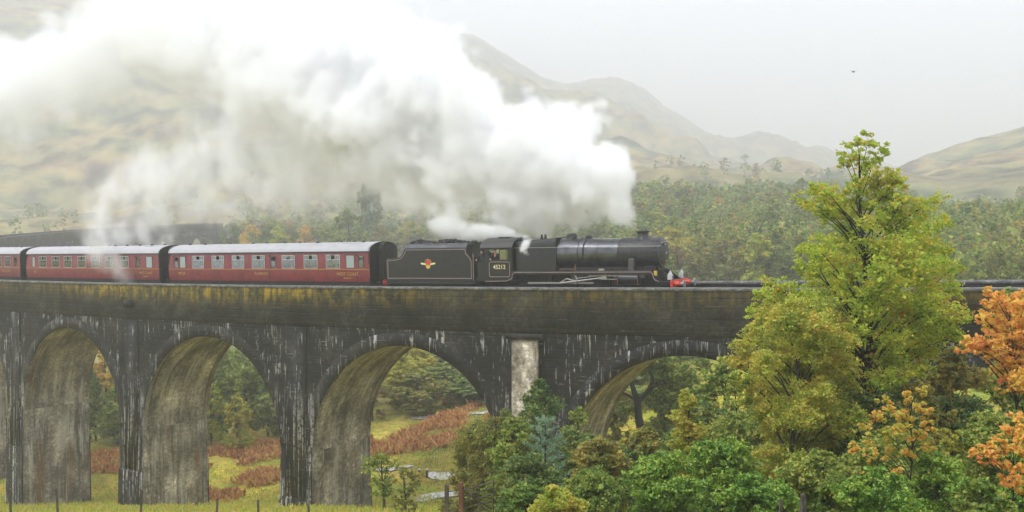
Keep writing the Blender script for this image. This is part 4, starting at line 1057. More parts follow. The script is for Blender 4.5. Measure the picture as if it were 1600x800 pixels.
def tree_parts(root, lobes, leafm, size, per, rng, trunk_top, trunk_r, barkm, base=(0, 0), lean=(0, 0), limbs=True, aspect=1.5, twigs=True, up=.35):
    mb = MB(); H = trunk_top
    tp = [Vector((base[0], base[1], -.6))]
    for i in range(1, 9):
        t = i / 8; tp.append(Vector((base[0] + lean[0] * t + .02 * H * math.sin(t * 5 + size * 90), base[1] + lean[1] * t + .015 * H * math.cos(t * 4), H * t)))
    limb(mb, tp, trunk_r, trunk_r * .12, 9)
    def on(z):
        t = max(.12, min(.97, z / H)) * 8; i = int(t); return tp[i].lerp(tp[min(8, i+1)], t - i)
    if limbs:
        for x, y, z, r in lobes:
            hd = math.hypot(x - base[0], y - base[1]); a = on(max(z - .06 * H - hd * .7, H * .1)); b = Vector((x, y, z))
            L_ = (b - a).length; rr = max(.008, min(trunk_r * .36, .010 * L_ + .006))
            pts = bent(a, b, rng, .10); limb(mb, pts, rr, rr * .25, 5)
            if twigs:
                for k in range(3):
                    q = b + Vector(rng.normal(size=3)) * r * .6; limb(mb, [pts[3], q], rr * .4, rr * .12, 4)
    mb.build('trunk', barkm, root, smooth=True)
    P = crown_pts(lobes, per, rng, cover=COV * per / 420, size=size); V, Q = leaf_quads(P, size, rng, aspect, up)
    return np_mesh('crown', V, Q, leafm, root)
def shape_lobes(h, w_, kind, rng, n, z0=.12):
    n = int(n * 1.4)
    """random lobes filling a crown of height h and width w_"""
    out = []
    for _ in range(n * 6):
        t = rng.uniform(z0, 1.0)
        if kind == 'round': wv = math.sin(math.pi * min(1, max(0, (t - z0) / (1 - z0)) ** .8 * .93 + .07)) ** .6
        elif kind == 'cone': wv = (1 - (t - z0) / (1 - z0)) ** .8 * .95 + .05
        elif kind == 'bush': wv = (1 - max(0, t - .1) ** 2.4) ** .6
        elif kind == 'column': wv = min(1, (1 - t) * 3 + .15) * .9
        wv *= .82 + .30 * math.sin(3.1 * t * 3 + rng.uniform(0, 1.5))
        a = rng.uniform(0, 2 * math.pi); q = math.sqrt(rng.uniform(.1, 1)) * wv * w_ / 2
        r = w_ * rng.uniform(.07, .15) * (.55 + .5 * wv)
        out.append((q * math.cos(a), q * math.sin(a), t * h * .97, max(r * 1.25, .12)))
        if len(out) >= n: break
    return out
def plant(name, label, cat, px, Y, ytop, wpx, kind='round', leaf='green', n=34, per=420, size=.10, seed=1, barkm=None, trunk=None, z0=.12, group=None, dark=None, aspect=1.5, up=.35, dz=0.):
    rng = np.random.default_rng(seed); X = (px - 800) * Y / FP; g = ground(X, Y) + dz
    top = EYE + (HY - ytop) * Y / FP; h = max(.8, top - g); w_ = wpx * Y / FP
    root = empty(name, (X, Y, g)); tag(root, label, cat, group)
    lob = shape_lobes(h, w_, kind, rng, n, z0)
    tree_parts(root, lob, LM[leaf], size, per, rng, h * .92, trunk or .022 * h + .02, barkm or bark, up=up, aspect=aspect)
    return root
def px_lobes(lobes, Y, g, X, rng, spread=1.0, dz=0.):
    """lobes given as they look in the photograph: (px, py, radius px, depth offset in m)"""
    out = []
    for a in lobes:
        x, y, r = a[:3]; dy = a[3] if len(a) > 3 else rng.uniform(-1, 1) * spread
        p = at(x, y, Y + dy); out.append((p.x - X, dy, p.z - g, r * (Y + dy) / FP))
    return out

# the tall oak in the foreground right
rng = np.random.default_rng(11); OY = 36.; OX = (1352 - 800) * OY / FP; og = ground(OX, OY)
oak = empty('oak_tree', (OX, OY, og)); tag(oak, 'tall green oak rising above the viaduct, yellowing at its thin tip', 'tree')
top_l = [(1355,224,13),(1340,222,10),(1372,238,12),(1322,240,12),(1318,252,8),(1350,250,14),(1362,262,12),(1338,288,14),(1365,285,20),(1388,292,20),(1402,280,12),(1332,310,12),(1350,318,16),(1385,322,22),(1408,318,16)]
mid_l = [(1270,292,14),(1255,310,14),(1278,308,20),(1300,300,12),(1298,325,20),(1318,335,16),(1268,325,12),(1290,345,12),(1415,345,22),(1440,325,18),(1462,312,14),(1452,350,22),(1470,345,14),(1330,355,18),(1360,345,18),(1388,352,22),
 (1262,388,18),(1285,385,22),(1312,378,22),(1340,382,20),(1256,410,16),(1280,412,22),(1310,408,24),(1345,410,20),(1375,385,22),(1400,385,26),(1430,382,26),(1458,385,22),(1480,395,14),(1490,420,14),
 (1375,412,24),(1405,418,28),(1440,415,28),(1470,420,22),(1300,435,24),(1330,440,24),(1275,438,18),(1360,445,24),(1395,450,28),(1430,448,30),(1465,448,26),(1492,450,16),
 (1200,440,12),(1215,450,16),(1235,455,18),(1190,462,14),(1212,470,18),(1240,478,18),(1175,478,12),(1182,495,14),(1205,492,16),(1262,470,20),(1290,468,22),(1320,472,24),(1350,478,24),
 (1380,482,28),(1415,485,30),(1450,485,28),(1480,482,24),(1500,500,18),(1340,508,22),(1370,515,26),(1402,520,28),(1436,518,26),(1466,512,26),(1492,525,16),(1330,545,20),(1360,552,24),(1392,556,24),(1425,552,22),(1455,545,20),(1345,585,18),(1378,590,22),(1410,585,20),(1440,575,18)]
lo = px_lobes([(a, b, c * 1.25) for a, b, c in top_l], OY, og, OX, rng, .5) ; lm_ = []
for l in mid_l:
    wd = 2.3 * min(1, (l[1] - 250) / 200)
    lm_ += px_lobes([l], OY, og, OX, rng, wd)
for l in mid_l[::2]: lm_ += px_lobes([(l[0] * .8 + 1370 * .2, l[1] + 8, l[2] * .9)], OY, og, OX, rng, 2.6)
th = at(1352, 232, OY).z - og
tree_parts(oak, lo, LM['oak_top'], .070, 220, rng, th, .17, bark_dark, limbs=True)
lm_ = [(x, y, z, r * 1.0) for x, y, z, r in lm_]
P = crown_pts(lm_, 620, rng, .66, cover=10, size=.058); V, Q = leaf_quads(P, .058, rng); np_mesh('crown', V, Q, LM['oak'], oak)
mb = MB()
for x, y, z, r in lm_:
    a = Vector((0, 0, max(z * .5, z - .5 - math.hypot(x, y) * .62))); b = Vector((x, y, z)); rr = .008 + .007 * (b - a).length
    limb(mb, bent(a, b, rng, .08), rr * 1.2, rr * .3, 5)
mb.build('limbs', bark_dark, oak, smooth=True)

def lobed(name, label, cat, px, Y, lobes, leaf, size, per, seed, barkm=bark, spread=1., trunk_r=.08, top=None, aspect=1.5, up=.35):
    rng = np.random.default_rng(seed); X = (px - 800) * Y / FP; g = ground(X, Y)
    root = empty(name, (X, Y, g)); tag(root, label, cat)
    lo = px_lobes(lobes, Y, g, X, rng, spread); h = max(l[2] for l in lo)
    tree_parts(root, lo, LM[leaf], size, per, rng, (top or .9) * h, trunk_r, barkm, aspect=aspect, up=up); return root
lobed('rowan_tree', 'bright orange tree at the right edge, its upper branches against the viaduct wall', 'tree', 1580, 31, [(1545,455,10),(1560,468,14),(1585,470,18),(1600,480,18),(1545,482,14),(1570,490,20),(1596,498,20),(1538,500,10),(1552,510,16),(1578,515,20),(1602,520,20),(1510,536,10),(1528,535,14),(1550,535,18),(1575,540,18),(1600,545,18),(1500,545,7),(1520,545,12),(1545,552,14),(1572,560,16),(1598,568,18),(1560,578,12),(1586,586,16),(1604,592,18),(1570,600,12),(1592,608,14),(1625,500,24),(1630,540,24),(1630,580,24)], 'orange', .056, 300, 21, bark_dark, 1.0, .07)
lobed('maple_sapling', 'small amber tree with layered sprays below the tall oak', 'tree', 1420, 27, [(1440,612,9),(1418,620,11),(1395,640,12),(1380,628,9),(1412,650,13),(1438,640,12),(1372,655,12),(1350,665,10),(1338,700,10),(1355,690,11),(1380,680,13),(1405,672,14),(1430,680,13),(1448,668,10),(1360,712,10),(1390,705,12),(1420,708,12),(1395,735,9),(1375,738,8),(1350,742,6),(1445,700,10)], 'amber', .05, 300, 22, bark_dark, .7, .035)
lobed('rowan_sapling', 'low orange sapling in the bottom right corner among green shrubs', 'tree', 1580, 24, [(1590,655,10),(1578,672,12),(1598,678,12),(1560,690,11),(1545,700,11),(1528,705,9),(1516,708,6),(1575,702,12),(1597,705,12),(1555,715,10),(1538,720,8),(1572,728,10),(1595,735,12),(1565,748,9),(1582,755,10),(1600,765,12)], 'orange', .05, 380, 23, bark_dark, .5, .03)
# the ochre birch left of the oak
lobed('birch_tree', 'broad ochre birch spilling down left of the tall oak', 'tree', 1240, 33, [(1215,475,16),(1240,482,20),(1265,488,20),(1288,480,16),(1195,495,16),(1222,505,22),(1250,512,24),(1282,510,24),(1308,505,18),(1160,540,14),(1180,525,18),(1205,535,22),(1235,542,26),(1268,545,26),(1298,540,24),(1322,535,16),(1150,565,14),(1172,560,18),(1198,570,22),(1228,575,26),(1262,580,26),(1295,575,24),(1322,570,18),(1150,590,12),(1175,600,18),(1205,608,22),(1238,612,26),(1272,615,26),(1305,608,22),(1330,600,14),(1165,625,14),(1190,640,18),(1220,645,24),(1252,650,24),(1285,648,24),(1315,640,20),(1205,675,18),(1232,682,20),(1262,688,22),(1295,680,20),(1320,670,16),(1200,710,18),(1225,718,20),(1250,722,18),(1210,745,18),(1235,752,18),(1190,735,14),(1280,720,14),(1340,650,14)], 'ochre', .042, 380, 31, bark, 1.6, .12)
# the rest of the thicket, one plant each: (name, label, category, px, Y, top row, width px, kind, leaf, lobes, per lobe, leaf size, z0)
T = [
 ('oak_tree', 'olive and yellow tree between the oak and the orange rowan', 'tree', 1490, 39, 545, 130, 'round', 'olive', 34, 520, .07, .1),
 ('birch_tree', 'cone-shaped olive brown birch in front of the fourth arch', 'tree', 1072, 34, 606, 92, 'cone', 'ochre', 40, 420, .041, .06),
 ('pine_tree', 'young blue-green pine left of the cone-shaped birch', 'tree', 852, 36, 646, 92, 'cone', 'pine', 0, 0, 0, 0),
 ('alder_tree', 'dark green bushy tree covering the foot of the wide pier', 'tree', 845, 50, 588, 92, 'round', 'dark', 40, 420, .057, .1),
 ('willow_bush', 'wide brown and olive willow bush right of the wooden gate', 'bush', 772, 45, 640, 110, 'bush', 'olive', 44, 420, .043, .04),
 ('willow_bush', 'dark green bush below the pine, beside the gate', 'bush', 822, 33, 715, 100, 'bush', 'dark', 34, 420, .043, .04),
 ('alder_tree', 'thin green tree in front of the left foot of the fourth arch', 'tree', 905, 46, 640, 82, 'round', 'green', 30, 360, .06, .1),
 ('thorn_bush', 'brown and olive bush right of the blue-green pine', 'bush', 942, 35, 690, 100, 'bush', 'olive', 36, 420, .049, .04),
 ('willow_bush', 'yellow-green bush behind the brown and olive thicket', 'bush', 985, 42, 668, 84, 'bush', 'yellow', 26, 300, .07, .05),
 ('gorse_bush', 'low yellowish bush at the bottom edge below the pine', 'bush', 862, 27, 762, 96, 'bush', 'ochre', 30, 420, .041, .04),
 ('laurel_bush', 'bright glossy green shrub below the cone-shaped birch', 'bush', 1030, 29, 715, 120, 'bush', 'laurel', 34, 420, .045, .04),
 ('laurel_bush', 'bright green shrub left of the foot of the ochre birch', 'bush', 1130, 31, 680, 120, 'bush', 'laurel', 36, 420, .049, .04),
 ('laurel_bush', 'glossy green shrub under the trailing ochre birch', 'bush', 1180, 26, 745, 120, 'bush', 'laurel', 30, 420, .043, .04),
 ('laurel_bush', 'deep green shrub between two fence stakes at the bottom', 'bush', 1285, 28, 712, 130, 'bush', 'green', 36, 420, .049, .04),
 ('laurel_bush', 'bright green shrub below the amber sapling', 'bush', 1370, 25, 740, 130, 'bush', 'laurel', 34, 420, .045, .04),
 ('laurel_bush', 'fresh green shrub left of the low orange sapling', 'bush', 1460, 27, 715, 120, 'bush', 'laurel', 34, 420, .045, .04),
 ('laurel_bush', 'pale green shrub at the bottom right corner', 'bush', 1530, 21, 755, 110, 'bush', 'green', 30, 420, .049, .04),
 ('gorse_bush', 'yellow-green bush beside the low orange sapling', 'bush', 1490, 32, 668, 90, 'bush', 'yellow', 24, 340, .07, .05),
 ('alder_tree', 'dark green tree behind the orange rowan, right edge', 'tree', 1580, 46, 448, 120, 'round', 'green', 40, 420, .10, .1),
 ('alder_tree', 'green tree in the right half of the fourth arch', 'tree', 1130, 52, 560, 110, 'round', 'green', 40, 420, .10, .1),
 ('alder_tree', 'dark green thicket tree behind the cone-shaped birch', 'tree', 1105, 43, 620, 120, 'round', 'dark', 36, 420, .074, .08),
 ('thorn_bush', 'dark understorey bush below the tall oak', 'bush', 1350, 34, 615, 190, 'bush', 'dark', 50, 460, .075, .04),
 ('thorn_bush', 'dark understorey bush right of the tall oak', 'bush', 1500, 36, 625, 170, 'bush', 'dark', 46, 460, .075, .04),
 ('thorn_bush', 'shadowy green bush behind the glossy shrubs', 'bush', 1000, 38, 705, 150, 'bush', 'dark', 44, 420, .057, .04),
 ('thorn_bush', 'green bush in the gap left of the ochre birch', 'bush', 1160, 40, 640, 120, 'bush', 'green', 40, 420, .057, .04),
 ('birch_sapling', 'slender green sapling on the mound by the third arch', 'tree', 598, 58, 700, 62, 'round', 'green', 20, 170, .075, .3),
 ('birch_sapling', 'small grey-green sapling just left of the wooden gate', 'tree', 632, 54, 728, 56, 'bush', 'olive', 22, 170, .07, .1),
 ('alder_tree', 'grey-green tree seen through the right of the fourth arch', 'tree', 1050, 86, 580, 110, 'round', 'green', 34, 260, .16, .1),
 ('alder_tree', 'green tree filling the left of the fourth arch', 'tree', 945, 92, 600, 110, 'round', 'olive', 34, 260, .16, .1),
 ('willow_bush', 'olive bush between the wide pier tree and the gate', 'bush', 735, 47, 668, 90, 'bush', 'olive', 36, 420, .057, .04),
 ('willow_bush', 'mid-green bush left of the blue-green pine', 'bush', 800, 44, 655, 100, 'bush', 'green', 40, 420, .057, .04),
 ('thorn_bush', 'dark bush filling the gap right of the blue-green pine', 'bush', 900, 42, 672, 110, 'bush', 'dark', 44, 420, .057, .04),
 ('thorn_bush', 'golden-green bush left of the cone-shaped birch', 'bush', 1010, 38, 672, 90, 'bush', 'olive', 36, 420, .053, .04),
 ('thorn_bush', 'green bush low at the bottom, right of the pine', 'bush', 925, 30, 742, 120, 'bush', 'green', 40, 420, .045, .04),
 ('willow_bush', 'dark green bush at the bottom, just right of the gate', 'bush', 822, 30, 758, 84, 'bush', 'green', 34, 420, .045, .04),
 ('laurel_bush', 'green bush right behind the bright glossy shrub', 'bush', 1085, 36, 668, 110, 'bush', 'green', 40, 420, .053, .04),
 ('birch_tree', 'green tree trailing in front of the right leg of the fourth arch', 'tree', 1150, 44, 590, 90, 'round', 'green', 36, 420, .057, .06),
 ('thorn_bush', 'olive bush under the right side of the tall oak', 'bush', 1435, 34, 600, 130, 'bush', 'olive', 46, 420, .053, .04),
 ('laurel_bush', 'mid-green shrub behind the amber sapling', 'bush', 1400, 30, 672, 150, 'bush', 'green', 50, 420, .049, .04),
 ('laurel_bush', 'green shrub at the foot of the orange rowan', 'bush', 1560, 29, 640, 120, 'bush', 'green', 46, 420, .049, .04),
 ('laurel_bush', 'leafy green shrub filling the bottom right behind the corner sapling', 'bush', 1590, 26, 710, 110, 'bush', 'laurel', 34, 420, .045, .04),
]
def pine(px, Y, ytop, wpx, seed, label):
    rng = np.random.default_rng(seed); X = (px - 800) * Y / FP; g = ground(X, Y); h = EYE + (HY - ytop) * Y / FP - g; w_ = wpx * Y / FP
    root = empty('pine_tree', (X, Y, g)); tag(root, label, 'tree'); mb = MB(); limb(mb, [(0, 0, -.4), (0, 0, h * .5), (0, 0, h)], .07, .012, 7); Pn = []; D = []
    nw = int(h / .34)
    for i in range(nw):
        z = h * (.14 + .86 * i / nw); L_ = w_ / 2 * (1 - (z / h - .14) / .88) ** .75 + .10
        for k in range(6):
            a = 2 * math.pi * (k + rng.uniform(0, .5)) / 6 + i * .5; l = L_ * rng.uniform(.7, 1.15)
            p0 = np.array([0, 0, z]); p1 = np.array([math.cos(a) * l, math.sin(a) * l, z + l * .45])
            limb(mb, [p0, p1], .014, .005, 4)
            for t in np.linspace(.25, 1, max(3, int(l / .11))):
                c = p0 + (p1 - p0) * t; m = 34
                d = rng.normal(size=(m, 3)) + (p1 - p0) / l * .9 + np.array([0, 0, .5]); d /= np.linalg.norm(d, axis=1)[:, None]
                Pn.append(c + rng.normal(size=(m, 3)) * .03); D.append(d)
    mb.build('trunk', bark, root); Pn = np.concatenate(Pn); D = np.concatenate(D)
    s = np.cross(D, rng.normal(size=D.shape)); s /= np.linalg.norm(s, axis=1)[:, None]; l = rng.uniform(.07, .13, len(D))[:, None]
    V = np.stack([Pn - s * .010, Pn + s * .010, Pn + D * l], 1).reshape(-1, 3)
    np_mesh('crown', V, np.arange(len(V)).reshape(-1, 3), LM['pine'], root)
for i, (nm, lb, ct, px, Y, yt, wd, kd, lf, n, per, sz, z0) in enumerate(T):
    if nm == 'pine_tree': pine(px, Y, yt, wd, 7, lb)
    else: plant(nm, lb, ct, px, Y, yt, wd, kd, lf, n, per, sz, 100 + i, z0=z0)
# old gnarled tree with dark limbs under the fourth arch
rng = np.random.default_rng(61); Y = 84.; X = (1003 - 800) * Y / FP; g = ground(X, Y)
old = empty('oak_tree', (X, Y, g)); tag(old, 'old oak with dark twisted trunks seen through the fourth arch', 'tree')
lo = px_lobes([(x, y, r) for x, y, r in [(960,575,14),(985,568,16),(1015,570,18),(1045,575,16),(1070,585,14),(955,600,14),(1030,592,14),(1060,605,14),(940,615,12),(1085,600,12),(1040,640,12),(975,640,10),(1000,560,14),(1030,560,14),(1100,570,12)]], Y, g, X, rng, 2.5)
tree_parts(old, lo, LM['green'], .12, 620, rng, max(l[2] for l in lo) * .45, .10, bark_dark, lean=(-1.2, 0), limbs=False)
mb = MB(); p0 = at(1006, 668, Y) - old.location
k1 = at(996, 628, Y) - old.location; k2 = at(1004, 622, Y) - old.location
limb(mb, bent(p0 - Vector((0, 0, 1)), k1, rng, .06), .34, .26, 8); limb(mb, bent(k1, at(984, 585, Y) - old.location, rng, .10), .24, .12, 7); limb(mb, bent(k1, at(960, 618, Y) - old.location, rng, .16), .13, .05, 6)
limb(mb, bent(at(984, 585, Y) - old.location, at(992, 560, Y) - old.location, rng, .10), .12, .05, 6); limb(mb, bent(at(984, 585, Y) - old.location, at(968, 566, Y) - old.location, rng, .10), .09, .04, 6)
limb(mb, bent(k1, k2, rng, .1), .2, .18, 7); limb(mb, bent(k2, at(1014, 580, Y) - old.location, rng, .12), .18, .09, 7); limb(mb, bent(k2, at(1034, 600, Y) - old.location, rng, .14), .12, .05, 6)
mb.build('limbs', bark_dark, old, smooth=True)

# individual trees beyond the arches: templates copied with shared meshes
def template(kind, leaf, n, per, size, seed, h, w_, z0=.12, bk=None):
    rng = np.random.default_rng(seed); root = empty('tree_template', (0, 0, 0))
    lob = shape_lobes(h, w_, kind, rng, n, z0)
    tree_parts(root, lob, LM[leaf], size, per, rng, h * .9, .02 * h, bk or bark, twigs=False); return root
def copy_tree(src, name, loc, rz, s, label, cat, group=None):
    r = bpy.data.objects.new(name, None); C.objects.link(r); r.location = loc; r.rotation_euler = (0, 0, rz)
    r.scale = (s, s, s) if not isinstance(s, tuple) else s
    tag(r, label, cat, group)
    for ch in src.children:
        c = ch.copy(); C.objects.link(c); c.parent = r
    return r
TP = {
 'green': [template('round', 'pale', 30, 420, .24, 201, 9, 7), template('round', 'green', 28, 420, .24, 202, 9, 6)],
 'dark': [template('round', 'dark', 30, 420, .24, 203, 9, 7), template('cone', 'dark', 30, 400, .22, 204, 9, 5)],
 'yellow': [template('round', 'yellow', 28, 380, .23, 205, 9, 6.5), template('column', 'oak', 28, 380, .23, 206, 9, 5)],
 'olive': [template('round', 'olive', 28, 380, .23, 207, 9, 6.5), template('column', 'ochre', 26, 360, .22, 208, 9, 4.6)],
 'brown': [template('column', 'brown', 26, 360, .22, 209, 9, 4.8)],
 'orange': [template('round', 'amber', 26, 360, .22, 210, 9, 6)],
}
near = [ # px, Y, top row, width px, kind, label
 (165, 168, 538, 60, 'orange', 'tall tree with an orange top seen through the leftmost full arch'), (150, 150, 590, 50, 'dark', 'dark green tree low in the leftmost full arch'),
 (185, 148, 605, 55, 'green', 'green tree against the right pier of the leftmost full arch'), (140, 160, 575, 40, 'dark', 'dark tree at the left side of the leftmost full arch'),
 (205, 152, 620, 40, 'green', 'green tree behind the narrow pier between the two left arches'),
 (345, 150, 545, 62, 'green', 'tall green tree at the left of the second arch'), (385, 158, 535, 76, 'green', 'broad green tree in the middle of the second arch'),
 (420, 150, 578, 66, 'dark', 'dark green tree at the right of the second arch'), (330, 146, 600, 46, 'yellow', 'pale yellow-green bush at the left foot of the second arch'),
 (370, 143, 615, 50, 'olive', 'low olive tree before the broad green tree, second arch'), (440, 148, 600, 60, 'green', 'green tree behind the pier between the second and third arches'),
 (582, 146, 592, 44, 'brown', 'brownish birch at the left of the third arch'), (618, 152, 552, 66, 'yellow', 'tall yellow-green tree in the middle of the third arch'),
 (652, 148, 580, 74, 'olive', 'rounded grey-olive tree with dark stems, third arch'), (655, 162, 540, 60, 'yellow', 'yellow tree behind the rounded olive one, third arch'),
 (700, 158, 566, 66, 'green', 'bright green tree right of centre in the third arch'), (735, 152, 590, 66, 'green', 'green tree next to the right foot of the third arch'),
 (715, 150, 620, 34, 'olive', 'small golden tree between two green ones, third arch'), (690, 176, 535, 70, 'dark', 'dark green tree at the top of the third arch'),
 (640, 185, 525, 60, 'dark', 'hazy dark tree just under the crown of the third arch'), (570, 156, 560, 50, 'green', 'green tree behind the left jamb of the third arch'), (760, 150, 600, 60, 'dark', 'dark tree behind the right spandrel of the third arch'),
 (985, 140, 575, 130, 'dark', 'dark green tree standing behind the old twisted oak'), (1010, 128, 610, 110, 'green', 'pale green tree low behind the old twisted oak'),
 (985, 150, 545, 90, 'yellow', 'yellow-green tree far back in the fourth arch'), (1060, 155, 540, 90, 'green', 'green tree far back in the fourth arch'), (920, 145, 580, 80, 'green', 'green tree behind the left jamb of the fourth arch'), (1120, 150, 560, 80, 'dark', 'dark tree far back at the right of the fourth arch'),
]
rng = np.random.default_rng(77)
for px, Y, yt, wd, kd, lb in near:
    Y = Y * .84
    X = (px - 800) * Y / FP; g = ground(X, Y) - .2; h = EYE + (HY - yt) * Y / FP - g
    src = TP[kd][rng.integers(len(TP[kd]))]; s = h / 9; sw = 1.3 * wd * Y / FP / 6.2
    copy_tree(src, 'birch_tree' if kd in ('brown', 'yellow') else 'broadleaf_tree', (X, Y, g), rng.uniform(0, 6.28), (sw, sw, s), lb, 'tree')
# the green tree standing behind the nearest coach, and its neighbours up the bank
mid = [(543, 200, 328, 78, 'green', 'light green rounded tree rising behind the nearest maroon coach'), (436, 205, 352, 50, 'yellow', 'yellow-green tree behind the nearest coach, left of the rounded one'),
       (395, 200, 352, 44, 'orange', 'golden tree beside the end of the far viaduct'), (476, 215, 352, 40, 'orange', 'amber tree between two green ones behind the coach'), (505, 220, 352, 44, 'olive', 'olive tree just left of the light green rounded tree'),
       (598, 215, 350, 44, 'olive', 'olive tree above the gap between coach and tender'), (640, 230, 345, 50, 'yellow', 'pale yellow tree above the tender'), (578, 250, 280, 40, 'dark', 'dark conifer-like tree high behind the coach'),
       (845, 225, 345, 40, 'yellow', 'small yellow tree above the firebox of the locomotive'), (900, 240, 345, 50, 'olive', 'olive tree above the locomotive boiler'), (950, 240, 350, 60, 'green', 'green tree above the locomotive smokebox'), (1065, 235, 350, 40, 'orange', 'reddish tree right of the locomotive chimney')]
for px, Y, yt, wd, kd, lb in mid:
    Y = Y * 1.45
    X = (px - 800) * Y / FP; g = ground(X, Y) - .2; h = max(4, EYE + (HY - yt) * Y / FP - g)
    src = TP[kd][rng.integers(len(TP[kd]))]; s = h / 9; sw = wd * Y / FP / 6.2
    copy_tree(src, 'broadleaf_tree', (X, Y, g), rng.uniform(0, 6.28), (sw, sw, s), lb, 'tree')
# woodland on the slopes, thinning upwards: individual copies in the nearer belt
def woodiness(px, py):
    """how wooded the slope is at a place, from the lie of the woods in the photograph"""
    if px < 360: return .10 if py > 235 else .05
    if px < 760: return .75 if py > 300 else .35
    if px < 1320: return 1.0 if py > 318 else (.55 if py > 292 else .10)
    return 1.0 if py > 335 else (.10 if py > 300 else 0.)
cnt = 0; kinds = list(TP); pk = [.36, .20, .12, .22, .06, .04]
tries = 0; ADJ = {'green': 'pale green', 'dark': 'dark green', 'yellow': 'lemon yellow', 'olive': 'olive and ochre', 'brown': 'brownish', 'orange': 'amber'}
while cnt < 290 and tries < 6000:
    tries += 1
    px = rng.uniform(330, 1640) if rng.uniform() < .4 else rng.uniform(980, 1640); Y = (215 if px < 980 else 172) + 170 * rng.uniform(); X = (px - 800) * Y / FP
    zr = ground(X, Y); py = HY + (EYE - zr - 5) * FP / Y
    if py > 462: continue
    if abs(math.hypot(X - VCX, Y - VCY) - RC) < 10 and X < 60: continue
    if rng.uniform() > woodiness(px, py): continue
    kd = kinds[rng.choice(6, p=pk)]; src = TP[kd][rng.integers(len(TP[kd]))]; s = rng.uniform(.7, 1.15)
    copy_tree(src, 'slope_tree', (X, Y, zr - .3), rng.uniform(0, 6.28), (s * rng.uniform(.85, 1.2), s * rng.uniform(.85, 1.2), s), ADJ[kd] + ' tree in the mixed wood on the hazy slope beyond the viaduct', 'tree', ADJ[kd] + ' trees on the hazy slope beyond the viaduct'); cnt += 1
for l in TP.values():
    for r in l:
        for ch in list(r.children): bpy.data.objects.remove(ch)
        bpy.data.objects.remove(r)
# the far wood: one mass
def far_wood():
    rng = np.random.default_rng(5); base = []; base2 = []
    for k in range(6):
        lob = shape_lobes(8, rng.uniform(5, 7), ('round', 'column', 'cone')[k % 3], rng, 12, .05)
        P = crown_pts(lob, 14, rng, .6, cover=7, size=.65); V, Q = leaf_quads(P, .62, rng, 1.2); base.append((V, Q))
        P = crown_pts(lob, 14, rng, .6, cover=4.5, size=.4); base2.append(leaf_quads(P, .42, rng, 1.2))
    groups = {k: [] for k in ('olive', 'green', 'dark', 'pale', 'brown', 'yellow')}; n = 0
    ks = list(groups)
    N_ = 30000; Y = 330 + 850 * rng.uniform(size=N_) ** 1.15; px = rng.uniform(-60, 1660, N_); X = (px - 800) * Y / FP
    Nb = 4200; Y[:Nb] = 178 + 310 * rng.uniform(size=Nb) ** 1.3; px[:Nb] = rng.uniform(940, 1680, Nb); Y[:Nb] = np.where((px[:Nb] > 1380) & (rng.uniform(size=Nb) < .35), rng.uniform(128, 200, Nb), Y[:Nb]); X = (px - 800) * Y / FP
    zr = ground_rel(X, Y); py = HY - (zr + 4) * FP / Y
    cl_ = fbm(X / 45, Y / 70, 3, 88)
    for i in range(N_):
        if px[i] < 365 and Y[i] < 420: continue
        w0 = woodiness(px[i], py[i]) * min(1, max(0, 1.05 - (Y[i] - 330) / 480)) * (1 if cl_[i] > -.12 or i < Nb else .25)
        if rng.uniform() > w0 * .62: continue
        if i < Nb and py[i] > (458 if Y[i] > 178 else 475): continue
        if abs(math.hypot(X[i] - VCX, Y[i] - VCY) - RC) < 12 and X[i] < 60: continue
        k = ks[min(5, max(0, int((fbm(X[i] / 55, Y[i] / 55, 2, 5) * 1.1 + .42 + rng.normal(0, .16)) * 6)))]
        if k == 'yellow' and rng.uniform() < .5: k = 'dark'
        V, Q = (base2 if Y[i] < 330 else base)[rng.integers(6)]; s = rng.uniform(.6, 1.2); a = rng.uniform(0, 6.28)
        Rm = np.array([[math.cos(a), -math.sin(a), 0], [math.sin(a), math.cos(a), 0], [0, 0, 1]])
        groups[k].append(V @ Rm.T * s + np.array([X[i], Y[i], zr[i] + EYE - .3])); n += 1
    root_v = []; mi = []; 
    for j, k in enumerate(ks):
        if groups[k]: v = np.concatenate(groups[k]); root_v.append(v); mi += [j] * (len(v) // 4)
    V = np.concatenate(root_v); o = np_mesh('far_woodland', V, np.arange(len(V)).reshape(-1, 4), LM['olive'])
    for k in ks[1:]: o.data.materials.append(LM[k])
    o.data.polygons.foreach_set('material_index', np.array(mi, dtype=np.int32))
    tag(o, 'misty mixed autumn woodland covering the lower hillsides', 'woodland', kind='stuff'); print('far wood trees', n, 'faces', len(V) // 4)
far_wood()

# bracken, grass tufts
def scatter(n, xr, yr, fn, seed):
    rng = np.random.default_rng(seed); Y = rng.uniform(*yr, n); px = rng.uniform(*xr, n); X = (px - 800) * Y / FP
    z = ground_rel(X, Y); py = HY - z * FP / Y; keep = np.array([rng.uniform() < fn(a, b, c, d) for a, b, c, d in zip(px, py, X, Y)])
    return X[keep], Y[keep], z[keep] + EYE, rng
def blades(X, Y, Z, rng, m, hgt, wid, spread, lean=.8):
    n = len(X); B = np.repeat(np.stack([X, Y, Z], 1), m, axis=0) + rng.normal(size=(n * m, 3)) * np.array([spread, spread, .02])
    d = rng.normal(size=(n * m, 3)) * lean; d[:, 2] = np.abs(d[:, 2]) * .5 + 1; d /= np.linalg.norm(d, axis=1)[:, None]
    s = np.cross(d, rng.normal(size=(n * m, 3))); s /= np.linalg.norm(s, axis=1)[:, None]; h = (hgt * rng.uniform(.5, 1.3, n * m))[:, None]
    V = np.stack([B - s * wid * .4, B + d * h * .6 - s * wid, B + d * h, B + d * h * .55 + s * wid], 1).reshape(-1, 3)
    return V, np.arange(len(V)).reshape(-1, 4)
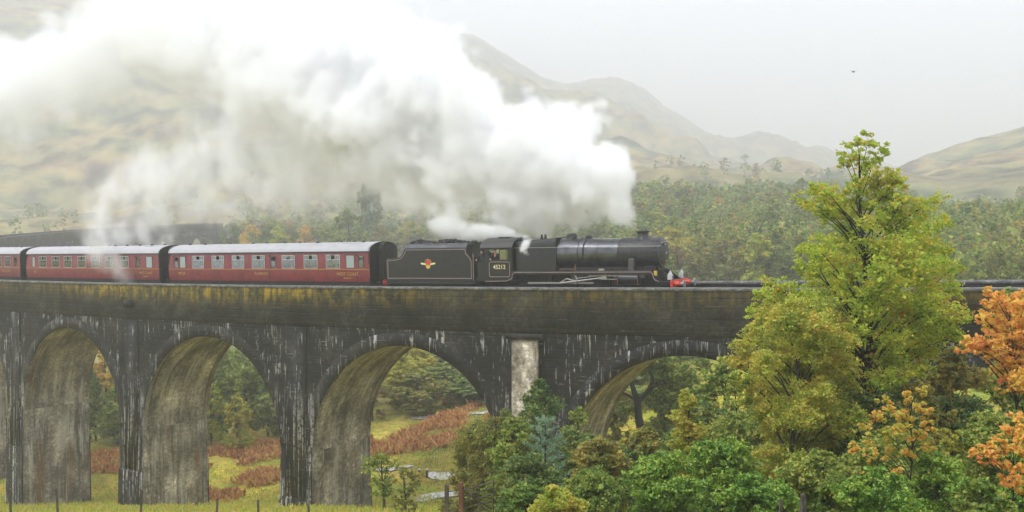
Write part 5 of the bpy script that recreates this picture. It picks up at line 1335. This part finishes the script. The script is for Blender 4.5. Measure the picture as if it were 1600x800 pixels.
bfn = lambda px, py, X, Y: 1.0 if (fbm(X / 6, Y / 7, 3, 70) > .34 or (107 - .1 * max(X, -30) < Y + 4 * fbm(X / 9, Y / 9, 2, 3) < 118 - .1 * max(X, -30) and fbm(X / 5, Y / 5, 3, 12) > -.14)) else 0.
X_, Y_, Z_, rg = scatter(15000, (-40, 900), (85, 128), bfn, 41)
V, Q = blades(X_, Y_, Z_, rg, 9, .75, .13, .30, 1.1)
tag(np_mesh('bracken', V, Q, LM['bracken']), 'rust-red bracken in drifts across the meadow beyond the viaduct', 'bracken', kind='stuff')
X_, Y_, Z_, rg = scatter(26000, (-60, 1150), (50, 150), lambda a, b, c, d: 1.0 if fbm(c / 4, d / 5, 3, 19) > -.15 else .15, 42)
V, Q = blades(X_, Y_, Z_, rg, 7, .30, .035, .35, .5)
tag(np_mesh('meadow_grass', V, Q, LM['grass']), 'tawny and green tussocky grass on the valley floor', 'grass', kind='stuff')

# gravel path and wet patches, draped on the ground
M['gravel'] = mat('wet_gravel', (.42, .42, .43), .4, noise=.5, nscale=3, bump=.5)
def drape(name, pts, w0, m, seed=0, label=None):
    rows = []; 
    P = [Vector((*((px - 800) * Y / FP, Y), 0)) for px, Y in pts]; n = len(P)
    dense = []
    for i in range(n - 1):
        for t in np.linspace(0, 1, 12, endpoint=False): dense.append(P[i].lerp(P[i+1], t))
    dense.append(P[-1]); V = []; Q = []
    for i, p in enumerate(dense):
        d = (dense[min(i+1, len(dense)-1)] - dense[max(i-1, 0)]).normalized(); s = Vector((-d.y, d.x, 0))
        wv = w0 * (.55 + .45 * math.sin(math.pi * i / (len(dense) - 1))) * (1 + .35 * float(vnoise(np.array([i * .4]), np.array([seed + .5]))[0]) * 2)
        for t in (-1, -.5, 0, .5, 1):
            q = p + s * wv * t; V.append((q.x, q.y, ground(q.x, q.y) + .10))
    for i in range(len(dense) - 1):
        for j in range(4): a = i * 5 + j; Q.append((a, a+1, a+6, a+5))
    return tag(np_mesh(name, V, Q, m, smooth=True), label, kind='structure')
drape('gravel_path', [(645, 85), (680, 88), (730, 88), (775, 85)], 1.5, M['gravel'], 1)
drape('gravel_path', [(585, 101), (612, 100), (645, 101)], .7, M['gravel'], 2)
drape('gravel_path', [(668, 97), (700, 95), (735, 94)], .8, M['gravel'], 5)
drape('gravel_path', [(640, 122), (690, 121), (760, 120), (860, 120)], .7, M['gravel'], 3)
M['water'] = mat('stream_water', (.10, .11, .11), .12)

# ---------------------------------------------------------------- small things
M['wood'] = mat('weathered_wood', (.075, .06, .05), .85, noise=.5, nscale=8, bump=.4); M['woodbrown'] = mat('brown_post', (.13, .06, .035), .85, noise=.4, nscale=8)
def stake(px, Y, ytop, label, wpx=3.5):
    X = (px - 800) * Y / FP; g = ground(X, Y); h = EYE + (HY - ytop) * Y / FP - g; r = wpx / 2 * Y / FP
    o = MB().box((-r, -r, -.3), (r, r, h - .04)).add([(-r,-r,h-.04),(r,-r,h-.04),(r,r,h-.04),(-r,r,h-.04),(0,0,h)], [(0,1,4),(1,2,4),(2,3,4),(3,0,4)]).build('fence_stake', M['wood'])
    o.location = (X, Y, g); o.rotation_euler = (R((px * 7) % 5 - 2), R((px * 3) % 7 - 3), .3); tag(o, label, 'fence stake', 'thin stakes along the bottom of the photo')
for a in [(17, 50, 762, 'thin fence stake nearest the left edge, before the first pier'), (91, 48, 762, 'thin leaning stake in front of the leftmost full arch'), (219, 48, 764, 'thin stake in front of the pier between the two left arches'),
          (338, 50, 778, 'thin stake at the right jamb of the second arch'), (404, 50, 780, 'thin stake in the grass of the second arch'), (483, 49, 786, 'short stake before the pier left of the third arch'), (1221, 22, 778, 'short stake among green shrubs, left of the other', 4), (1256, 22, 770, 'thicker stake among green shrubs below the ochre birch', 6)]:
    stake(*a)
# the field gate and its two posts
GY = 40.
def gz(px, py, Y=GY): return at(px, py, Y)
gate = empty('field_gate', at(722, 815, GY)); tag(gate, 'dark wooden field gate hanging open at the bottom, left of the bushes', 'gate')
gi = Matrix.Translation(-gate.location)
def bar(name, a, b, r, m=M['wood']):
    o = MB().tube(a, b, r, n=4).build(name, m, gate); o.matrix_parent_inverse = gi; return o
for i, (l, r_) in enumerate([(766, 757), (775, 767), (785, 778), (795, 789), (806, 800)]):
    bar('gate_bar', gz(723, l), gz(772, r_ - 4 - i, GY + 1.1), .028)
bar('gate_brace', gz(724, 766), gz(768, 796, GY + 1.05), .030); bar('gate_stile', gz(724, 760), gz(724, 812), .035); bar('gate_stile', gz(771, 750, GY+1.1), gz(771, 800, GY+1.1), .03)
for px, yt, m, lb in ((698, 757, M['wood'], 'dark post at the left of the field gate'), (720, 754, M['woodbrown'], 'brown hanging post of the field gate')):
    p = at(px, yt, GY - .05); g = ground(p.x, p.y); o = MB().box((-.075, -.075, -.4), (.075, .075, p.z - g)).build('gate_post', m, bevel=.01); o.location = (p.x, p.y, g); tag(o, lb, 'post')
rl = empty('fence_rails', at(709, 800, GY)); tag(rl, 'short run of rails between the two gate posts', 'fence'); ri = Matrix.Translation(-rl.location)
for y in (768, 777, 787, 797): o = MB().tube(gz(700, y), gz(718, y - 2), .024, n=4).build('rail', M['wood'], rl); o.matrix_parent_inverse = ri
# two short marker posts with white caps in the bracken
for px, lb in ((655, 'short black post with a white cap in the bracken, left one of two'), (667, 'short black post with a white cap in the bracken, right one of two')):
    Y = 96.; X = (px - 800) * Y / FP; p = at(px, 732, Y); g = ground(X, Y); h = p.z - g
    t = empty('marker_post', (X, Y, g)); tag(t, lb, 'post'); MB().lathe([(.11, -.2), (.11, h - .14)], (0, 0, 0), 'Z', 10).build('post', M['black'], t)
    MB().lathe([(.12, h - .14), (.12, h - .03), (.05, h)], (0, 0, 0), 'Z', 10).build('cap', M['white'], t)
# a bird high over the gap in the hills
b = MB(); b.lathe([(.005, -.22), (.05, -.12), (.07, 0), (.05, .12), (.02, .2), (.003, .25)], (0, 0, 0), 'X', 10)
bd = empty('bird', at(1333, 112, 110)); tag(bd, 'small dark bird gliding in the white sky', 'bird'); b.build('body', M['black'], bd, smooth=True)
for sg in (-1, 1): MB().add([(.08, sg*.04, .03), (-.08, sg*.04, .03), (-.03, sg*.32, .09), (-.14, sg*.55, .03), (.05, sg*.30, .10), (.08, sg*.04, .015), (-.08, sg*.04, .015)], [(0,1,2,4), (4,2,3), (0,5,6,1)]).build('wing', M['black'], bd)
bd.rotation_euler = (R(8), R(8), R(35))
# ---------------------------------------------------------------- haze
HAZE_TOP = EYE + 345
hz = MB().box((-5500, -60, -90), (5500, 6600, HAZE_TOP)); hm = bpy.data.materials.new('damp_air'); hm.use_nodes = True
nt = hm.node_tree; nt.nodes.clear(); o_ = nt.nodes.new('ShaderNodeOutputMaterial'); pv = nt.nodes.new('ShaderNodeVolumePrincipled')
pv.inputs['Color'].default_value = (.982, .990, 1., 1); pv.inputs['Density'].default_value = .00098; pv.inputs['Anisotropy'].default_value = 0.45
nt.links.new(pv.outputs[0], o_.inputs['Volume']); ho = hz.build('haze', hm); ho['kind'] = 'stuff'; ho['label'] = 'pale damp haze filling the glen'; 
hm.cycles.homogeneous_volume = True if hasattr(hm.cycles, 'homogeneous_volume') else None

# ---------------------------------------------------------------- steam
def steam_material(name, color=(.992, .994, 1.)):
    m = bpy.data.materials.new(name); m.use_nodes = True; nt = m.node_tree; nt.nodes.clear()
    o = nt.nodes.new('ShaderNodeOutputMaterial'); p = nt.nodes.new('ShaderNodeVolumePrincipled')
    p.inputs['Color'].default_value = (*color, 1); p.inputs['Density'].default_value = 1; p.inputs['Density Attribute'].default_value = 'density'; p.inputs['Anisotropy'].default_value = .0
    nt.links.new(p.outputs[0], o.inputs['Volume']); return m
SM_ = steam_material('steam')
def steam(name, label, path, dens, vox, amp, nscale, soft, holes=0., hscale=.2, stretch=(1, 1, 1), seed=0., jit=0.):
    """path: (px, py, radius px, Y, density factor). The steam is a swept cloud, its edge broken into billows by noise."""
    pts = [(at(a[0], a[1], a[3]), a[2] * a[3] / FP, a[4] if len(a) > 4 else 1.) for a in path]
    V = []; Rr = []; Dn = []
    for (p, r, d), (q, s, e) in zip(pts[:-1], pts[1:]):
        k = max(2, int((q - p).length / .35))
        for i in range(k):
            t = i / k; V.append(p.lerp(q, t)); Rr.append(r + (s - r) * t); Dn.append(d + (e - d) * t)
    V.append(pts[-1][0]); Rr.append(pts[-1][1]); Dn.append(pts[-1][2])
    pm = bpy.data.meshes.new(name); pm.from_pydata([tuple(v) for v in V], [], [])
    for nm, arr in (('rad', Rr), ('den', Dn)):
        a = pm.attributes.new(nm, 'FLOAT', 'POINT'); a.data.foreach_set('value', arr)
    o = bpy.data.objects.new(name, pm); C.objects.link(o)
    A = np.array(V); Rm = np.array(Rr)[:, None]; pad = amp * 1.5 + .4
    lo = (A - Rm - pad).min(0); hi = (A + Rm + pad).max(0); res = [max(4, int(round(v / vox))) for v in (hi - lo)]
    g = bpy.data.node_groups.new(name, 'GeometryNodeTree'); g.interface.new_socket('Geometry', in_out='INPUT', socket_type='NodeSocketGeometry'); g.interface.new_socket('Geometry', in_out='OUTPUT', socket_type='NodeSocketGeometry')
    n = g.nodes; l = g.links; gi = n.new('NodeGroupInput'); go = n.new('NodeGroupOutput')
    vc = n.new('GeometryNodeVolumeCube'); vc.inputs['Min'].default_value = lo; vc.inputs['Max'].default_value = hi
    for k, v in zip(('Resolution X', 'Resolution Y', 'Resolution Z'), res): vc.inputs[k].default_value = v
    pos = n.new('GeometryNodeInputPosition')
    def vm(op, a, b):
        x = n.new('ShaderNodeVectorMath'); x.operation = op
        for i, v in enumerate((a, b)):
            if v is None: continue
            if hasattr(v, 'is_linked'): l.new(v, x.inputs[i])
            elif isinstance(v, (int, float)): x.inputs['Scale'].default_value = v
            else: x.inputs[i].default_value = v
        return x
    def mm(op, a, b=None, c=None, clamp=False):
        x = n.new('ShaderNodeMath'); x.operation = op; x.use_clamp = clamp
        for i, v in enumerate((a, b, c)):
            if v is None: continue
            if hasattr(v, 'is_linked'): l.new(v, x.inputs[i])
            else: x.inputs[i].default_value = v
        return x.outputs[0]
    sp = vm('MULTIPLY', pos.outputs[0], stretch); sp = vm('ADD', sp.outputs[0], (seed, seed * 2, seed * .5))
    def nearest(at_):
        sn = n.new('GeometryNodeSampleNearest'); sn.domain = 'POINT'; l.new(gi.outputs[0], sn.inputs['Geometry']); l.new(at_, sn.inputs['Sample Position'])
        def samp(attr, vec=False):
            s_ = n.new('GeometryNodeSampleIndex'); s_.data_type = 'FLOAT_VECTOR' if vec else 'FLOAT'; s_.domain = 'POINT'
            l.new(gi.outputs[0], s_.inputs['Geometry']); l.new(sn.outputs[0], s_.inputs['Index'])
            if vec: p_ = n.new('GeometryNodeInputPosition'); l.new(p_.outputs[0], s_.inputs['Value'])
            else:
                a_ = n.new('GeometryNodeInputNamedAttribute'); a_.data_type = 'FLOAT'; a_.inputs['Name'].default_value = attr; l.new(a_.outputs['Attribute'], s_.inputs['Value'])
            return s_.outputs[0]
        return samp
    s0 = nearest(pos.outputs[0])
    fac = mm('MULTIPLY', s0('rad'), .42, clamp=True)
    # slow swirl of the sampling place
    nz = n.new('ShaderNodeTexNoise'); nz.inputs['Scale'].default_value = nscale * .45; nz.inputs['Detail'].default_value = 3; l.new(sp.outputs[0], nz.inputs['Vector'])
    c1 = vm('SUBTRACT', nz.outputs['Color'], (.5, .5, .5)); c2 = n.new('ShaderNodeVectorMath'); c2.operation = 'SCALE'; l.new(mm('MULTIPLY', fac, amp * 1.8), c2.inputs['Scale']); l.new(c1.outputs[0], c2.inputs[0])
    wp = vm('ADD', pos.outputs[0], c2.outputs[0])
    # cauliflower billows from two sizes of cells
    def cells(sc_):
        v = n.new('ShaderNodeTexVoronoi'); v.inputs['Scale'].default_value = sc_; v.feature = 'F1'; q = vm('ADD', sp.outputs[0], None); q.inputs[1].default_value = (0, 0, 0)
        w2 = n.new('ShaderNodeVectorMath'); w2.operation = 'SCALE'; w2.inputs['Scale'].default_value = .5; l.new(c2.outputs[0], w2.inputs[0]); l.new(w2.outputs[0], q.inputs[1])
        l.new(q.outputs[0], v.inputs['Vector']); return v.outputs['Distance']
    b1 = mm('SUBTRACT', .55, cells(nscale)); b2 = mm('SUBTRACT', .55, cells(nscale * 2.3)); b3 = mm('SUBTRACT', .5, cells(nscale * 5.2))
    bil = mm('ADD', mm('MULTIPLY', b1, amp), mm('ADD', mm('MULTIPLY', b2, amp * .72), mm('MULTIPLY', b3, amp * .42)))
    samp = nearest(wp.outputs[0]); bil = mm('MULTIPLY', bil, fac)
    dv = vm('DISTANCE', wp.outputs[0], None); l.new(samp(None, True), dv.inputs[1])
    depth = mm('ADD', mm('SUBTRACT', samp('rad'), dv.outputs['Value']), bil)
    sd = mm('ADD', mm('POWER', samp('den'), 2.), .25); body = mm('MULTIPLY', mm('DIVIDE', depth, soft), sd, clamp=True); body = mm('POWER', body, 1.4)
    d = mm('MULTIPLY', mm('MULTIPLY', body, samp('den')), dens)
    if holes > 0:
        hn = n.new('ShaderNodeTexNoise'); hn.inputs['Scale'].default_value = hscale; hn.inputs['Detail'].default_value = 5; hn.inputs['Roughness'].default_value = .6
        hn.inputs['Distortion'].default_value = .6; l.new(sp.outputs[0], hn.inputs['Vector'])
        h_ = mm('MULTIPLY', mm('SUBTRACT', hn.outputs['Fac'], holes), 6., clamp=True); d = mm('MULTIPLY', d, mm('POWER', h_, 1.5))
    l.new(d, vc.inputs['Density'])
    sm = n.new('GeometryNodeSetMaterial'); sm.inputs['Material'].default_value = SM_; l.new(vc.outputs[0], sm.inputs['Geometry']); l.new(sm.outputs[0], go.inputs[0])
    m = o.modifiers.new('steam', 'NODES'); m.node_group = g; pm.materials.append(SM_)
    tag(o, label, 'steam', kind='stuff'); print(name, res, np.prod(res) / 1e6); return o
steam('chimney_steam', 'great white plume of steam billowing back over the train', [
 (985,352,8,66.2,1.3),(974,334,19,66.5,1.5),(958,305,34,67,1.5),(930,290,50,68,1.4),(878,268,68,70,1.2),(800,245,86,73,1.),(700,205,95,76,.9),(610,155,118,79,.8),(520,95,125,83,.65),(420,60,125,88,.5),(300,40,108,93,.38),(190,65,78,97,.34),(90,115,72,101,.34),(0,150,80,105,.36),(-110,180,90,110,.36)],
 1.3, .30, 3.6, .25, .7, seed=3.)
steam('steam_veil', 'thin ragged veil of steam hanging below the main plume over the coaches', [
 (720,300,50,75,.9),(620,265,75,79,.9),(520,240,90,83,1.),(420,235,100,87,1.),(330,260,95,90,1.),(240,300,75,92,1.),(175,335,55,93,1.)],
 .75, .36, 2.2, .28, 1.2, holes=.475, hscale=.34, stretch=(1.3, 1., .8), seed=11.)
steam('steam_wisp', 'ragged wisps trailing under the plume above tender and cab', [
 (905,345,14,68.5,.8),(870,330,26,69,1.),(820,330,28,70,1.),(770,335,28,71,1.1),(720,335,30,72,1.),(670,310,34,74,.9),(630,300,34,76,.8)],
 1.1, .30, 1.3, .42, .7, holes=.43, hscale=.42, stretch=(1.2, 1, .9), seed=5.)
steam('steam_wisp', 'bright jet of steam blowing from the safety valves over the cab roof', [
 (842,375,2,68.5,1.6),(820,371,6,68.6,1.6),(800,365,9,69,1.5),(775,362,13,69.5,1.2),(745,362,17,70.5,.9),(715,360,20,71.5,.9),(685,352,22,72.5,.6)],
 3.6, .16, .6, .9, .35, holes=.34, hscale=.9, seed=8.)
steam('steam_wisp', 'small jet of steam curling down beside the firebox', [(828,374,3,66.5,1.6),(822,381,7,66.2,1.6),(817,390,6,66.0,1.4),(824,397,3,66.0,1.2)], 4.5, .10, .22, 1.8, .2, seed=9.)
steam('steam_wisp', 'column of leaking steam rising in front of the second coach', [
 (203,472,8,86,.7),(198,455,12,86,.9),(196,432,16,86.5,1.1),(175,410,24,87,1.1),(155,388,28,88,1.),(148,350,30,90,.9),(155,320,32,91,.8),(180,290,34,92,.7),(215,262,36,93,.6)],
 .7, .26, 1.3, .45, .9, holes=.42, hscale=.40, stretch=(1.2, 1, .8), seed=15.)
steam('steam_wisp', 'faint wisp crossing the dark parapet below the second coach', [(170,432,6,86,.6),(195,448,10,85.6,.8),(218,440,10,85.6,.7),(248,448,4,85.6,.5)], .6, .16, .6, .8, .5, holes=.47, hscale=.8, seed=25.)
